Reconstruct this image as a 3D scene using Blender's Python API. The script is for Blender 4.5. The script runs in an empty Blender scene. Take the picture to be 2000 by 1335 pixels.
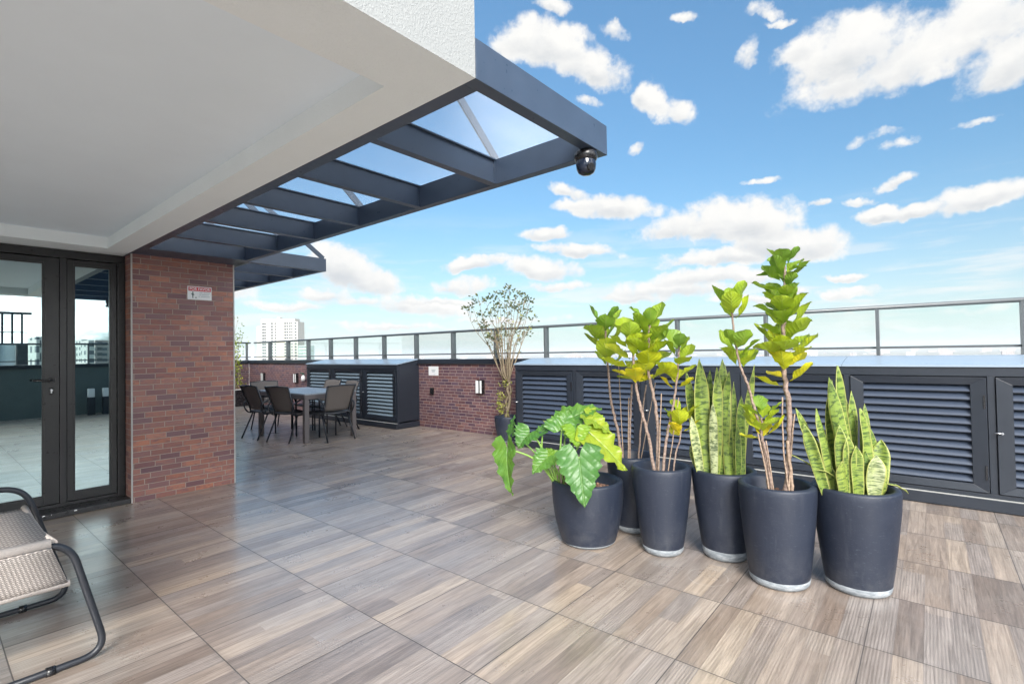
import bpy, bmesh, math, random
from mathutils import Vector, Matrix, noise
random.seed(7)
S = bpy.context.scene
COL = S.collection
R = math.radians
# ------------------------------------------------------------------ camera
CAMZ = 1.323
FPX = 976.54            # focal length in pixels of the 2000 px wide photograph
YAW, PITCH, ROLL = 0.69527, 0.019293, -0.01767
F0 = Vector((math.cos(YAW), math.sin(YAW), 0)); R0 = Vector((math.sin(YAW), -math.cos(YAW), 0)); Z = Vector((0, 0, 1))
FW = F0*math.cos(PITCH) + Z*math.sin(PITCH); U0 = -F0*math.sin(PITCH) + Z*math.cos(PITCH)
RT = R0*math.cos(ROLL) + U0*math.sin(ROLL); UP = -R0*math.sin(ROLL) + U0*math.cos(ROLL)
EYE = Vector((0, 0, CAMZ))
cd = bpy.data.cameras.new('camera'); cam = bpy.data.objects.new('camera', cd); COL.objects.link(cam)
m = Matrix((RT, UP, -FW)).transposed().to_4x4(); m.translation = EYE
cam.matrix_world = m
cd.sensor_width = 36; cd.lens = 36*FPX/2000; cd.clip_start = .05; cd.clip_end = 60000
S.camera = cam
def ray(x, y): return FW + RT*((x-1000)/FPX) - UP*((y-667.5)/FPX)
def onz(x, y, z=0.): d = ray(x, y); return EYE + d*((z-CAMZ)/d.z)
def onx(x, y, X): d = ray(x, y); return EYE + d*(X/d.x)
def ony(x, y, Y): d = ray(x, y); return EYE + d*(Y/d.y)
def atd(x, y, D): return EYE + ray(x, y)*D      # at distance D along the view axis

# ------------------------------------------------------------------ node helper
class NT:
    def __init__(s, tree): s.t = tree; s.n = tree.nodes; s.l = tree.links
    def new(s, typ, **kw):
        nd = s.n.new(typ)
        for k, v in kw.items(): setattr(nd, k, v)
        return nd
    def put(s, sock, v):
        if isinstance(v, bpy.types.NodeSocket): s.l.new(v, sock)
        elif v is not None: sock.default_value = v
    def m(s, op, a, b=None, c=None, clamp=False):
        nd = s.n.new('ShaderNodeMath'); nd.operation = op; nd.use_clamp = clamp
        s.put(nd.inputs[0], a); s.put(nd.inputs[1], b); s.put(nd.inputs[2], c)
        return nd.outputs[0]
    def v(s, op, a, b=None, out=0):
        nd = s.n.new('ShaderNodeVectorMath'); nd.operation = op
        s.put(nd.inputs[0], a)
        if op == 'SCALE': s.put(nd.inputs[3], b)
        else: s.put(nd.inputs[1], b)
        return nd.outputs[1] if op in ('DOT_PRODUCT', 'LENGTH') else nd.outputs[0]
    def mix(s, f, a, b, blend='MIX'):
        nd = s.n.new('ShaderNodeMix'); nd.data_type = 'RGBA'; nd.blend_type = blend
        s.put(nd.inputs[0], f); s.put(nd.inputs[6], a); s.put(nd.inputs[7], b)
        return nd.outputs[2]
    def noise(s, vec, scale, detail=4, rough=.5, dist=0., dim='3D', col=False):
        nd = s.n.new('ShaderNodeTexNoise'); nd.noise_dimensions = dim
        s.put(nd.inputs['Vector'], vec); s.put(nd.inputs['Scale'], scale); s.put(nd.inputs['Detail'], detail)
        s.put(nd.inputs['Roughness'], rough); s.put(nd.inputs['Distortion'], dist)
        return nd.outputs[1 if col else 0]
    def white(s, vec):
        nd = s.n.new('ShaderNodeTexWhiteNoise'); nd.noise_dimensions = '3D'; s.put(nd.inputs[0], vec); return nd.outputs[0]
    def xyz(s, vec):
        nd = s.n.new('ShaderNodeSeparateXYZ'); s.put(nd.inputs[0], vec); return nd.outputs
    def comb(s, x=0., y=0., z=0.):
        nd = s.n.new('ShaderNodeCombineXYZ'); s.put(nd.inputs[0], x); s.put(nd.inputs[1], y); s.put(nd.inputs[2], z); return nd.outputs[0]
    def ramp(s, f, pts, interp='LINEAR'):
        nd = s.n.new('ShaderNodeValToRGB'); cr = nd.color_ramp; cr.interpolation = interp
        while len(cr.elements) < len(pts): cr.elements.new(.5)
        for e, (p, c) in zip(cr.elements, pts):
            e.position = p; e.color = (c[0], c[1], c[2], 1)
        s.put(nd.inputs[0], f); return nd.outputs[0]
    def mr(s, v, a, b, c=0., d=1., smooth=False):
        nd = s.n.new('ShaderNodeMapRange'); nd.clamp = True
        if smooth: nd.interpolation_type = 'SMOOTHSTEP'
        for i, q in enumerate((v, a, b, c, d)): s.put(nd.inputs[i], q)
        return nd.outputs[0]
def lin(r, g, b):
    f = lambda c: (c/255/12.92) if c <= 10 else ((c/255+.055)/1.055)**2.4
    return (f(r), f(g), f(b), 1)

# ------------------------------------------------------------------ world: sky and clouds
SUN_AZ, SUN_EL = R(225), R(29)      # direction towards the sun: behind the camera and to its left
w = bpy.data.worlds.new('World'); S.world = w; w.use_nodes = True
T = NT(w.node_tree); w.node_tree.nodes.clear()
sky = T.new('ShaderNodeTexSky', sky_type='NISHITA', sun_disc=False, sun_elevation=SUN_EL, sun_rotation=math.pi/2-SUN_AZ,
            altitude=900, air_density=1.0, dust_density=.6, ozone_density=1.6)
tc = T.new('ShaderNodeTexCoord'); D = T.v('NORMALIZE', tc.outputs['Generated'])
dz = T.xyz(D)[2]
skyc = T.v('MULTIPLY', sky.outputs[0], (.64, .86, .87)); skyc = T.v('SCALE', skyc, T.mr(dz, .02, .62, .52, 1.10))
# pale haze band low over the horizon
hz = T.mr(dz, 0., .42, 1., 0.); hz = T.m('POWER', hz, 3.3)
skyc = T.mix(T.m('MULTIPLY', hz, .92), skyc, (3.3, 3.52, 3.64, 1))
# clouds: (x, y, half width, half height, tilt deg, density) measured in the photograph, turned into sky directions
CL = [(1800,105,250,78,-6,1),(1930,45,140,110,0,1),(1660,105,110,70,0,1),(1560,110,40,32,0,.8),(1990,120,120,60,0,1),
 (1065,98,82,46,10,1),(1150,138,72,44,20,1),(1010,95,45,32,0,.9),(1268,196,34,28,40,1),(1308,228,38,30,25,1),
 (1078,22,38,18,15,.75),(1200,64,32,16,15,.62),(1335,38,28,13,0,.66),(1465,112,32,32,0,.72),(1500,22,42,22,30,.5),(1530,50,30,10,10,.5),
 (1112,376,42,14,15,.9),(1190,408,92,24,6,1),(1130,400,55,14,0,.8),(1430,440,120,44,5,1.1),(1335,447,78,26,0,1),(1530,478,105,32,12,1.1),
 (1420,500,130,18,0,.9),(1590,494,52,20,0,.9),(1065,460,48,15,0,.95),(1130,488,80,13,4,.95),(1300,562,125,22,0,.9),(1235,578,90,14,0,.85),
 (1380,540,110,20,0,.9),(1450,540,90,14,0,.7),(1060,530,76,24,0,1),(1095,560,90,13,0,.7),(668,528,62,40,10,1.1),(722,552,58,30,10,1),(640,578,62,16,0,.8),
 (820,603,95,20,5,.9),(700,590,100,14,0,.7),(925,517,60,14,0,.95),(905,560,55,22,0,.8),(850,592,120,10,0,.6),(1718,424,42,18,0,1),(1790,414,60,16,-8,1),(1895,393,95,26,-8,1.1),
 (1705,272,52,15,-5,.6),(1745,286,60,14,-10,.5),(1758,355,36,14,-20,.7),(1605,400,18,9,0,.7),(1645,543,48,9,0,.8),(1655,576,62,14,0,.9),(1245,296,20,14,-40,.66),
 (1150,205,30,12,10,.55),(1490,352,40,9,0,.5),(1685,395,40,10,0,.5),(560,600,90,12,0,.6),(1900,240,60,10,0,.4),(1500,580,110,12,0,.7),(1590,620,120,9,0,.6),(1800,640,170,10,0,.6),
 (760,640,160,9,0,.6),(1000,625,120,9,0,.6),(1240,640,150,9,0,.5),(1900,600,90,10,0,.5),(380,560,120,40,0,.8),(2150,420,120,40,0,.9),(2250,150,150,90,0,1),(700,-120,160,80,0,.9),(1400,-180,200,80,0,.8)]
wv = T.noise(D, 9., 6, .62, col=True); wv = T.v('SUBTRACT', wv, (.5, .5, .5)); wv = T.v('SCALE', wv, .06)
Dw = T.v('ADD', D, wv)
field = None; low = None
for (x, y, hw, hh, tilt, dn) in CL:
    c = ray(x, y).normalized(); ex = (ray(x+hw, y).normalized()-c); ey = (ray(x, y-hh).normalized()-c)
    ct, st = math.cos(R(-tilt)), math.sin(R(-tilt))
    lx, ly = ex.length*1.25, ey.length*1.3
    ux = ex.normalized(); uy = ey.normalized()
    a = ux*ct + uy*st; b = -ux*st + uy*ct
    a = a - c*a.dot(c); b = b - c*b.dot(c)
    A = T.v('DOT_PRODUCT', Dw, tuple(a.normalized()/lx)); B = T.v('DOT_PRODUCT', Dw, tuple(b.normalized()/ly))
    # flat bottoms: below the centre the ellipse closes faster
    Bq = T.m('MAXIMUM', B, T.m('MULTIPLY', B, -1.45))
    r2 = T.m('ADD', T.m('MULTIPLY', A, A), T.m('MULTIPLY', Bq, Bq))
    fld = T.m('SUBTRACT', dn, r2)
    lo = T.m('MULTIPLY', T.m('MAXIMUM', fld, 0.), T.m('SUBTRACT', .25, B))
    if field is None: field, low = fld, lo
    else: field = T.m('MAXIMUM', field, fld); low = T.m('MAXIMUM', low, lo)
front = T.v('DOT_PRODUCT', D, tuple(FW)); frm = T.mr(front, .12, .3)
field = T.m('ADD', T.m('MULTIPLY', field, frm), T.m('SUBTRACT', frm, 1.))
fb = T.noise(D, 26., 9, .6); fb2 = T.noise(T.v('MULTIPLY', D, (1, 1, 2.2)), 7., 7, .62)
f1 = T.m('ADD', field, T.m('MULTIPLY', T.m('SUBTRACT', fb, .47), 2.1))
f1 = T.m('ADD', f1, T.m('MULTIPLY', T.m('SUBTRACT', fb2, .5), 1.5))
cov = T.mr(f1, -.08, .72, smooth=True)
# the half of the sky behind the camera (seen in the door glass): broken cloud cover
fbk = T.noise(T.v('MULTIPLY', D, (1, 1, 2.4)), 3.2, 8, .6)
covb = T.m('MULTIPLY', T.mr(fbk, .40, .56, smooth=True), T.mr(front, .15, -.15))
cov = T.m('MAXIMUM', cov, T.m('MULTIPLY', covb, .92))
# thin streaks near the horizon
st = T.noise(T.v('MULTIPLY', D, (1, 1, 9.)), 5., 6, .6)
stv = T.m('MULTIPLY', T.mr(st, .46, .66, smooth=True), T.m('MULTIPLY', T.mr(dz, .27, .10), .6))
cov = T.m('MAXIMUM', cov, stv)
shade = T.m('MULTIPLY', T.mr(low, .04, .5), T.mr(fb2, .30, .55))
ccol = T.mix(T.m('MULTIPLY', shade, .72), (3.95, 3.9, 3.8, 1), (2.15, 2.35, 2.55, 1))
ccol = T.mix(T.m('MULTIPLY', T.mr(fb, .35, .6, 1., 0.), .3), ccol, (3.0, 3.15, 3.3, 1))
ccol = T.mix(T.mr(front, .1, -.3), ccol, T.mix(T.mr(fb2, .4, .6), (11., 11.4, 12., 1), (23., 22.6, 22., 1)))
fin = T.mix(cov, skyc, ccol)
bg = T.new('ShaderNodeBackground'); T.put(bg.inputs[0], fin); bg.inputs[1].default_value = .1
wo = T.new('ShaderNodeOutputWorld'); T.l.new(bg.outputs[0], wo.inputs[0])
# ------------------------------------------------------------------ sun
sl = bpy.data.lights.new('sun', 'SUN'); sl.energy = 2.7; sl.angle = R(28); sl.color = (1, .96, .9)
so = bpy.data.objects.new('sun', sl); COL.objects.link(so)
sd = Vector((math.cos(SUN_EL)*math.cos(SUN_AZ), math.cos(SUN_EL)*math.sin(SUN_AZ), math.sin(SUN_EL)))
so.rotation_euler = sd.to_track_quat('Z', 'Y').to_euler()
vs = S.view_settings; vs.view_transform = 'Standard'; vs.look = 'None'; vs.gamma = 1; vs.exposure = 1.36; vs.use_curve_mapping = False

# ------------------------------------------------------------------ object helpers
def empty(name, loc, rz=0):
    o = bpy.data.objects.new(name, None); COL.objects.link(o); o.location = loc; o.rotation_euler = (0, 0, rz)
    o.empty_display_size = .1
    return o
def tag(o, label=None, cat=None, group=None, kind=None):
    if label: o['label'] = label
    if cat: o['category'] = cat
    if group: o['group'] = group
    if kind: o['kind'] = kind
    return o
def thing(name, label, cat, loc=(0, 0, 0), rz=0, group=None): return tag(empty(name, loc, rz), label, cat, group)
def copy_tree(o, parent=None):
    c = o.copy(); COL.objects.link(c)
    if parent: c.parent = parent
    for ch in [q for q in bpy.data.objects if q.parent == o]: copy_tree(ch, c)
    return c
class MB:
    def __init__(s): s.v = []; s.f = []; s.uv = []; s.mi = []; s.tint = []; s.sm = []; s.t = 0.
    def add(s, verts, faces, uvs=None, mi=0, smooth=False):
        o = len(s.v); s.v += [Vector(q) for q in verts]; s.tint += [s.t]*len(verts)
        for k, f in enumerate(faces):
            s.f.append([i+o for i in f]); s.mi.append(mi); s.sm.append(smooth)
            s.uv.append([uvs[i] for i in f] if uvs else [(0, 0)]*len(f))
    def box(s, x0, x1, y0, y1, z0, z1, mi=0):
        v = [(x, y, z) for z in (z0, z1) for y in (y0, y1) for x in (x0, x1)]
        s.add(v, [(0, 2, 3, 1), (4, 5, 7, 6), (0, 1, 5, 4), (1, 3, 7, 5), (3, 2, 6, 7), (2, 0, 4, 6)], mi=mi)
        return s
    def bar(s, a, b, w, h, up=(0, 0, 1), mi=0):
        a = Vector(a); b = Vector(b); t = (b-a).normalized(); up = Vector(up)
        if abs(t.dot(up)) > .99: up = Vector((1, 0, 0))
        sd = t.cross(up).normalized(); u = sd.cross(t)
        v = []
        for p in (a, b):
            for i, j in ((-1, -1), (1, -1), (1, 1), (-1, 1)): v.append(p+sd*(w/2*i)+u*(h/2*j))
        s.add(v, [(3, 2, 1, 0), (4, 5, 6, 7), (0, 1, 5, 4), (1, 2, 6, 5), (2, 3, 7, 6), (3, 0, 4, 7)], mi=mi); return s
    def tube(s, pts, r, n=8, mi=0, cap=True):
        pts = [Vector(p) for p in pts]; rs = r if isinstance(r, (list, tuple)) else [r]*len(pts)
        V = []; Fc = []; UV = []; prev = None
        for i, p in enumerate(pts):
            t = (pts[min(i+1, len(pts)-1)]-pts[max(i-1, 0)]).normalized()
            if prev is None: a = t.orthogonal().normalized()
            else: a = (prev - t*prev.dot(t)); a = a.normalized() if a.length > 1e-6 else t.orthogonal().normalized()
            prev = a; b = t.cross(a)
            for k in range(n):
                an = 2*math.pi*k/n; V.append(p+(a*math.cos(an)+b*math.sin(an))*rs[i]); UV.append((k/n, i*.1))
        for i in range(len(pts)-1):
            for k in range(n):
                k2 = (k+1) % n; Fc.append((i*n+k, i*n+k2, (i+1)*n+k2, (i+1)*n+k))
        s.add(V, Fc, UV, mi, True)
        if cap:
            o = len(s.v)-len(V)
            for ring in (list(range(n))[::-1], [(len(pts)-1)*n+k for k in range(n)]):
                s.f.append([o+k for k in ring]); s.mi.append(mi); s.sm.append(False); s.uv.append([(0, 0)]*n)
        return s
    def lathe(s, prof, c=(0, 0, 0), n=48, mi=0, wob=0., seed=0):
        c = Vector(c); V = []; Fc = []; UV = []
        for i, (r, z) in enumerate(prof):
            for k in range(n):
                an = 2*math.pi*k/n
                q = r*(1+wob*noise.noise(Vector((math.cos(an)*1.3+seed, math.sin(an)*1.3, z*2))))
                V.append(c+Vector((q*math.cos(an), q*math.sin(an), z))); UV.append((k/n, z))
        for i in range(len(prof)-1):
            for k in range(n):
                k2 = (k+1) % n; Fc.append((i*n+k, i*n+k2, (i+1)*n+k2, (i+1)*n+k))
        s.add(V, Fc, UV, mi, True); return s
    def disc(s, c, r, n=40, mi=0, bump=0., seed=0):
        c = Vector(c); V = [c]; Fc = []; rings = 8
        for j in range(1, rings+1):
            for k in range(n):
                an = 2*math.pi*k/n; p = Vector((math.cos(an)*r*j/rings, math.sin(an)*r*j/rings, 0))
                p.z = bump*noise.noise(Vector((p.x*30+seed, p.y*30, 0)))
                V.append(c+p)
        for k in range(n): Fc.append((0, 1+k, 1+(k+1) % n))
        for j in range(rings-1):
            for k in range(n):
                a = 1+j*n+k; b = 1+j*n+(k+1) % n; Fc.append((a, a+n, b+n, b))
        s.add(V, Fc, None, mi, True); return s
    def prism(s, poly, z0, z1, mi=0):
        n = len(poly); V = [(x, y, z0) for x, y in poly]+[(x, y, z1) for x, y in poly]
        s.add(V, [tuple(range(n))[::-1], tuple(range(n, 2*n))]+[(i, (i+1) % n, n+(i+1) % n, n+i) for i in range(n)], mi=mi); return s
    def build(s, name, mat, parent=None, local=False, bevel=0., solid=0.):
        me = bpy.data.meshes.new(name)
        off = Vector((0, 0, 0))
        if parent is not None and not local:
            q = parent
            while q: off += q.location; q = q.parent
        me.from_pydata([tuple(v-off) for v in s.v], [], s.f)
        ms = mat if isinstance(mat, (list, tuple)) else [mat]
        for q in ms: me.materials.append(q)
        ul = me.uv_layers.new(name='UVMap')
        k = 0
        for i, p in enumerate(me.polygons):
            p.material_index = s.mi[i]; p.use_smooth = s.sm[i]
            for j in range(p.loop_total): ul.data[p.loop_start+j].uv = s.uv[i][j]
        if any(s.tint):
            at = me.attributes.new('tint', 'FLOAT', 'POINT')
            for i, t in enumerate(s.tint): at.data[i].value = t
        me.update()
        o = bpy.data.objects.new(name, me); COL.objects.link(o)
        if parent: o.parent = parent
        if bevel:
            b = o.modifiers.new('bevel', 'BEVEL'); b.width = bevel; b.segments = 2; b.limit_method = 'ANGLE'; b.angle_limit = R(50)
        if solid:
            b = o.modifiers.new('thick', 'SOLIDIFY'); b.thickness = solid
        return o
def bez(pts, n=6):      # smooth a polyline (Catmull-Rom)
    P = [Vector(p) for p in pts]; out = []
    for i in range(len(P)-1):
        p0 = P[max(i-1, 0)]; p1 = P[i]; p2 = P[i+1]; p3 = P[min(i+2, len(P)-1)]
        for k in range(n):
            t = k/n
            out.append(.5*((2*p1)+(p2-p0)*t+(2*p0-5*p1+4*p2-p3)*t*t+(3*p1-p0-3*p2+p3)*t**3))
    out.append(P[-1]); return out
def fillet(pts, r, n=6):    # polyline with rounded corners
    P = [Vector(p) for p in pts]; out = [P[0]]
    for i in range(1, len(P)-1):
        a = (P[i-1]-P[i]); b = (P[i+1]-P[i]); q = min(r, a.length*.49, b.length*.49)
        A = P[i]+a.normalized()*q; B = P[i]+b.normalized()*q
        for k in range(n+1):
            t = k/n; out.append(A*(1-t)**2+P[i]*2*t*(1-t)+B*t*t)
    out.append(P[-1]); return out

# ------------------------------------------------------------------ materials
def mat(name):
    mt = bpy.data.materials.new(name); mt.use_nodes = True; nt = mt.node_tree; nt.nodes.clear()
    T = NT(nt); b = T.new('ShaderNodeBsdfPrincipled'); o = T.new('ShaderNodeOutputMaterial'); T.l.new(b.outputs[0], o.inputs[0])
    return mt, T, b, o
def bump(T, b, h, dist=.01, strength=.5):
    n = T.new('ShaderNodeBump'); T.put(n.inputs['Height'], h); n.inputs['Distance'].default_value = dist; n.inputs['Strength'].default_value = strength
    T.l.new(n.outputs[0], b.inputs['Normal'])
def gen_pos(T): return T.new('ShaderNodeNewGeometry').outputs['Position']
def painted(name, col, rough=.45, var=.15, bmp=.0, spec=.5, metal=0., scale=6., rv=1.):
    mt, T, b, o = mat(name); p = gen_pos(T)
    n = T.noise(p, scale, 6, .6); c2 = tuple(min(1, c*(1+var)) for c in col[:3])+(1,); c1 = tuple(c*(1-var) for c in col[:3])+(1,)
    T.put(b.inputs['Base Color'], T.mix(n, c1, c2))
    n2 = T.noise(p, scale*4, 5, .7); T.put(b.inputs['Roughness'], T.mr(n2, .3, .7, max(.05, rough-.08*rv), rough+.1*rv))
    b.inputs['Specular IOR Level'].default_value = spec; b.inputs['Metallic'].default_value = metal
    if bmp: bump(T, b, T.noise(p, 160., 4, .6), .003, bmp)
    return mt
M = {}
M['metal'] = painted('dark painted metal', (.018, .023, .033), .36, .2, spec=.5, rv=.4)
M['metal_blue'] = painted('slate painted metal', (.045, .066, .105), .34, .25, spec=.6)
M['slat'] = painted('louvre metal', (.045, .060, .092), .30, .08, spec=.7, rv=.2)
M['slat_far'] = painted('sky lit louvre metal', (.20, .26, .31), .35, .12, spec=.6)  # paler copy of the louvre metal, bright sky reflection painted into its colour
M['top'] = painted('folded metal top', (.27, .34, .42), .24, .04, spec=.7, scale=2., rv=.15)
M['frame'] = painted('bronze black frame', (.021, .021, .022), .33, .3, spec=.5)
M['rail'] = painted('rail metal', (.075, .085, .092), .36, .2, spec=.6)
M['steel'] = painted('brushed steel', (.55, .56, .58), .25, .1, metal=1.)
M['black'] = painted('black plastic', (.012, .012, .014), .25, .2)
M['tube'] = painted('powder coated tube', (.018, .021, .028), .38, .2)
M['white'] = painted('white plastic', (.75, .76, .76), .4, .04)
M['trim'] = painted('aluminium edge trim', (.42, .40, .38), .4, .15)
M['table'] = painted('table frame', (.13, .115, .115), .42, .12)
M['tabletop'] = painted('table top', (.30, .33, .37), .32, .12)
M['stone'] = painted('black granite', (.02, .02, .022), .3, .5, bmp=.1)
M['concrete'] = painted('pale concrete', (.42, .42, .40), .7, .2, bmp=.3)
# plaster
def plaster(name, col, bs, dist):
    mt, T, b, o = mat(name); p = gen_pos(T)
    n = T.noise(p, 2.2, 5, .6); T.put(b.inputs['Base Color'], T.mix(n, tuple(c*.94 for c in col)+(1,), tuple(min(1, c*1.04) for c in col)+(1,)))
    b.inputs['Roughness'].default_value = .85
    h = T.m('ADD', T.noise(p, 90., 6, .75), T.m('MULTIPLY', T.mr(T.noise(p, 130., 3, .5), .45, .6), .4)); bump(T, b, h, dist*.6, bs)
    return mt
M['stucco'] = plaster('white stucco', (.31, .32, .32), .45, .010)
M['ceiling'] = plaster('soffit paint', (.80, .89, .97), .10, .002)
M['soffit'] = plaster('soffit stucco', (.83, .88, .90), .45, .006)
# brick tiles: thin courses 51 mm, random offsets
def brick(name, dark=1., hue=None):
    mt, T, b, o = mat(name); g = T.new('ShaderNodeNewGeometry'); P3 = T.xyz(g.outputs['Position']); N3 = T.xyz(g.outputs['Normal'])
    isx = T.m('GREATER_THAN', T.m('ABSOLUTE', N3[0]), .5)
    u = T.m('ADD', T.m('MULTIPLY', P3[1], isx), T.m('MULTIPLY', P3[0], T.m('SUBTRACT', 1., isx)))
    zz = T.m('DIVIDE', P3[2], .0512); row = T.m('FLOOR', zz); fz = T.m('SUBTRACT', zz, row)
    off = T.m('ADD', T.m('MULTIPLY', T.m('MODULO', row, 2.), .5), T.m('MULTIPLY', T.white(T.comb(row, 3., isx)), .45))
    uu = T.m('ADD', T.m('DIVIDE', u, .165), off); colm = T.m('FLOOR', uu); fu = T.m('SUBTRACT', uu, colm)
    jz = T.m('MINIMUM', fz, T.m('SUBTRACT', 1., fz)); ju = T.m('MULTIPLY', T.m('MINIMUM', fu, T.m('SUBTRACT', 1., fu)), 3.22)
    e = T.m('ADD', T.m('MINIMUM', jz, ju), T.m('MULTIPLY', T.m('SUBTRACT', T.noise(g.outputs['Position'], 70., 3), .5), .05))
    inb = T.mr(e, .045, .085, smooth=True)
    rnd = T.white(T.comb(row, colm, isx)); rnd2 = T.white(T.comb(colm, row, 7.))
    d = dark
    base = T.ramp(rnd, [(0, (.045*d, .028*d, .042*d)), (.14, (.075*d, .034*d, .042*d)), (.35, (.13*d, .044*d, .032*d)), (.62, (.19*d, .066*d, .040*d)), (.86, (.245*d, .085*d, .044*d)), (1, (.33*d, .12*d, .06*d))])
    mott = T.noise(T.v('MULTIPLY', g.outputs['Position'], (1, 1, 2.5)), 14., 5, .65)
    base = T.mix(T.mr(mott, .45, .7), base, (.07*d, .035*d, .045*d, 1))
    base = T.mix(T.m('MULTIPLY', rnd2, .22), base, (.30*d, .20*d, .18*d, 1))
    base = T.mix(.34, base, (.155*d, .062*d, .045*d, 1))
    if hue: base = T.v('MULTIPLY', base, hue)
    mort = T.mix(T.noise(g.outputs['Position'], 5., 4), (.30, .235, .20, 1), (.44, .365, .32, 1))
    T.put(b.inputs['Base Color'], T.mix(inb, mort, base))
    T.put(b.inputs['Roughness'], T.mr(inb, 0., 1., .85, .5))
    h = T.m('ADD', inb, T.m('MULTIPLY', T.noise(g.outputs['Position'], 60., 4, .6), .25)); h = T.m('ADD', h, T.m('MULTIPLY', rnd2, .2))
    bump(T, b, h, .006, .8); return mt
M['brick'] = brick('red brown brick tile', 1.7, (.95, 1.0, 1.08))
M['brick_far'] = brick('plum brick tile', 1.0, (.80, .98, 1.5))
# porcelain deck tile with printed, ribbed planks
def deck():
    mt, T, b, o = mat('wood look porcelain tile'); pos = gen_pos(T); P3 = T.xyz(pos)
    tx = T.m('DIVIDE', T.m('SUBTRACT', P3[0], .272), .6055); ty = T.m('DIVIDE', T.m('SUBTRACT', P3[1], .256), .6105)
    ix = T.m('FLOOR', tx); iy = T.m('FLOOR', ty); fx = T.m('SUBTRACT', tx, ix); fy = T.m('SUBTRACT', ty, iy)
    py = T.m('MULTIPLY', fy, 6.); ip = T.m('FLOOR', py); fp = T.m('SUBTRACT', py, ip)
    # each plank of a tile has its own printed board; every second board is cut at a random place
    cut = T.m('GREATER_THAN', fx, T.m('ADD', .25, T.m('MULTIPLY', T.white(T.comb(ip, iy, ix)), 3.2)))
    idv = T.comb(T.m('ADD', ix, T.m('MULTIPLY', cut, 31.)), T.m('ADD', T.m('MULTIPLY', iy, 6.), ip), 0.)
    r1 = T.white(idv); r2 = T.white(T.v('ADD', idv, (17.3, 5.1, 2.)))
    base = T.ramp(r1, [(0, (.165, .118, .088)), (.25, (.235, .172, .13)), (.5, (.30, .228, .172)), (.75, (.38, .295, .225)), (1, (.52, .41, .30))])
    base = T.mix(T.m('ADD', T.m('MULTIPLY', r2, .5), .15), base, (.37, .345, .335, 1))
    gv = T.v('ADD', T.v('MULTIPLY', pos, (1.6, 26., 1.)), T.v('SCALE', idv, 3.7))
    grain = T.noise(gv, 1.6, 8, .68, .9)
    base = T.mix(T.mr(grain, .38, .68), T.v('MULTIPLY', base, (.62, .60, .58)), T.v('MULTIPLY', base, (1.18, 1.17, 1.16)))
    g2 = T.noise(T.v('MULTIPLY', gv, (1.5, 4., 1)), 2.2, 6, .7); base = T.mix(T.m('MULTIPLY', T.mr(g2, .5, .75), .35), base, (.42, .38, .34, 1))
    kn = T.new('ShaderNodeTexVoronoi'); kn.feature = 'DISTANCE_TO_EDGE'
    kv = T.new('ShaderNodeTexVoronoi'); kv.feature = 'F1'; T.put(kv.inputs['Vector'], T.v('MULTIPLY', pos, (1., 2.3, 1.))); kv.inputs['Scale'].default_value = 1.9
    kd = T.m('ADD', kv.outputs['Distance'], T.m('MULTIPLY', T.m('SUBTRACT', grain, .5), .02))
    base = T.mix(T.m('MULTIPLY', T.m('MULTIPLY', T.mr(kd, .065, .015, smooth=True), .5), T.m('GREATER_THAN', T.white(kv.outputs['Position']), .72)), base, (.05, .045, .045, 1))
    # board edges, tile joints
    eb = T.m('MINIMUM', fp, T.m('SUBTRACT', 1., fp)); base = T.mix(T.m('MULTIPLY', T.mr(eb, .035, .0), .35), base, (.07, .055, .05, 1))
    ex = T.m('MULTIPLY', T.m('MINIMUM', fx, T.m('SUBTRACT', 1., fx)), .6055); ey = T.m('MULTIPLY', T.m('MINIMUM', fy, T.m('SUBTRACT', 1., fy)), .6105)
    grime = T.m('MULTIPLY', T.mr(T.m('MINIMUM', ex, ey), .03, .0), T.mr(T.noise(pos, 3., 4, .6), .40, .70)); base = T.mix(T.m('MULTIPLY', grime, .45), base, (.10, .085, .075, 1))
    blot = T.noise(pos, 2.3, 6, .7, .6); base = T.mix(T.m('MULTIPLY', T.mr(blot, .50, .72), .14), base, (.5, .47, .43, 1))
    jt = T.mr(T.m('MINIMUM', ex, ey), .0032, .0014)
    base = T.mix(T.m('MULTIPLY', jt, .9), base, (.045, .036, .032, 1))
    # pale ring left by a pot
    rg = T.v('LENGTH', T.v('MULTIPLY', T.v('SUBTRACT', pos, (2.955, 1.02, 0.)), (1, 1.1, 0.)))
    ring = T.m('MULTIPLY', T.mr(T.m('ABSOLUTE', T.m('SUBTRACT', rg, .118)), .005, .0015), T.mr(T.noise(pos, 11., 3), .38, .55))
    base = T.mix(T.m('MULTIPLY', ring, .4), base, (.55, .52, .48, 1))
    big = T.noise(pos, .8, 4, .6); base = T.mix(T.m('MULTIPLY', T.mr(big, .35, .7), .18), base, (.36, .35, .35, 1))
    base = T.v('MULTIPLY', base, (1.02, .99, .97))
    T.put(b.inputs['Base Color'], base)
    rib = T.m('SINE', T.m('MULTIPLY', P3[1], 2*math.pi/.0127))
    T.put(b.inputs['Roughness'], T.m('ADD', T.mr(T.noise(pos, 2.6, 7, .75), .38, .62, .26, .46), T.m('MULTIPLY', jt, .4)))
    b.inputs['Specular IOR Level'].default_value = .8; b.inputs['Coat Weight'].default_value = .55; b.inputs['Coat Roughness'].default_value = .2
    h = T.m('ADD', T.m('MULTIPLY', rib, T.mr(r2, .2, .8, .25, 1.)), T.m('MULTIPLY', grain, .6)); h = T.m('SUBTRACT', h, T.m('MULTIPLY', jt, 3.))
    bump(T, b, h, .0010, .38); return mt
M['deck'] = deck()
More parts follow.
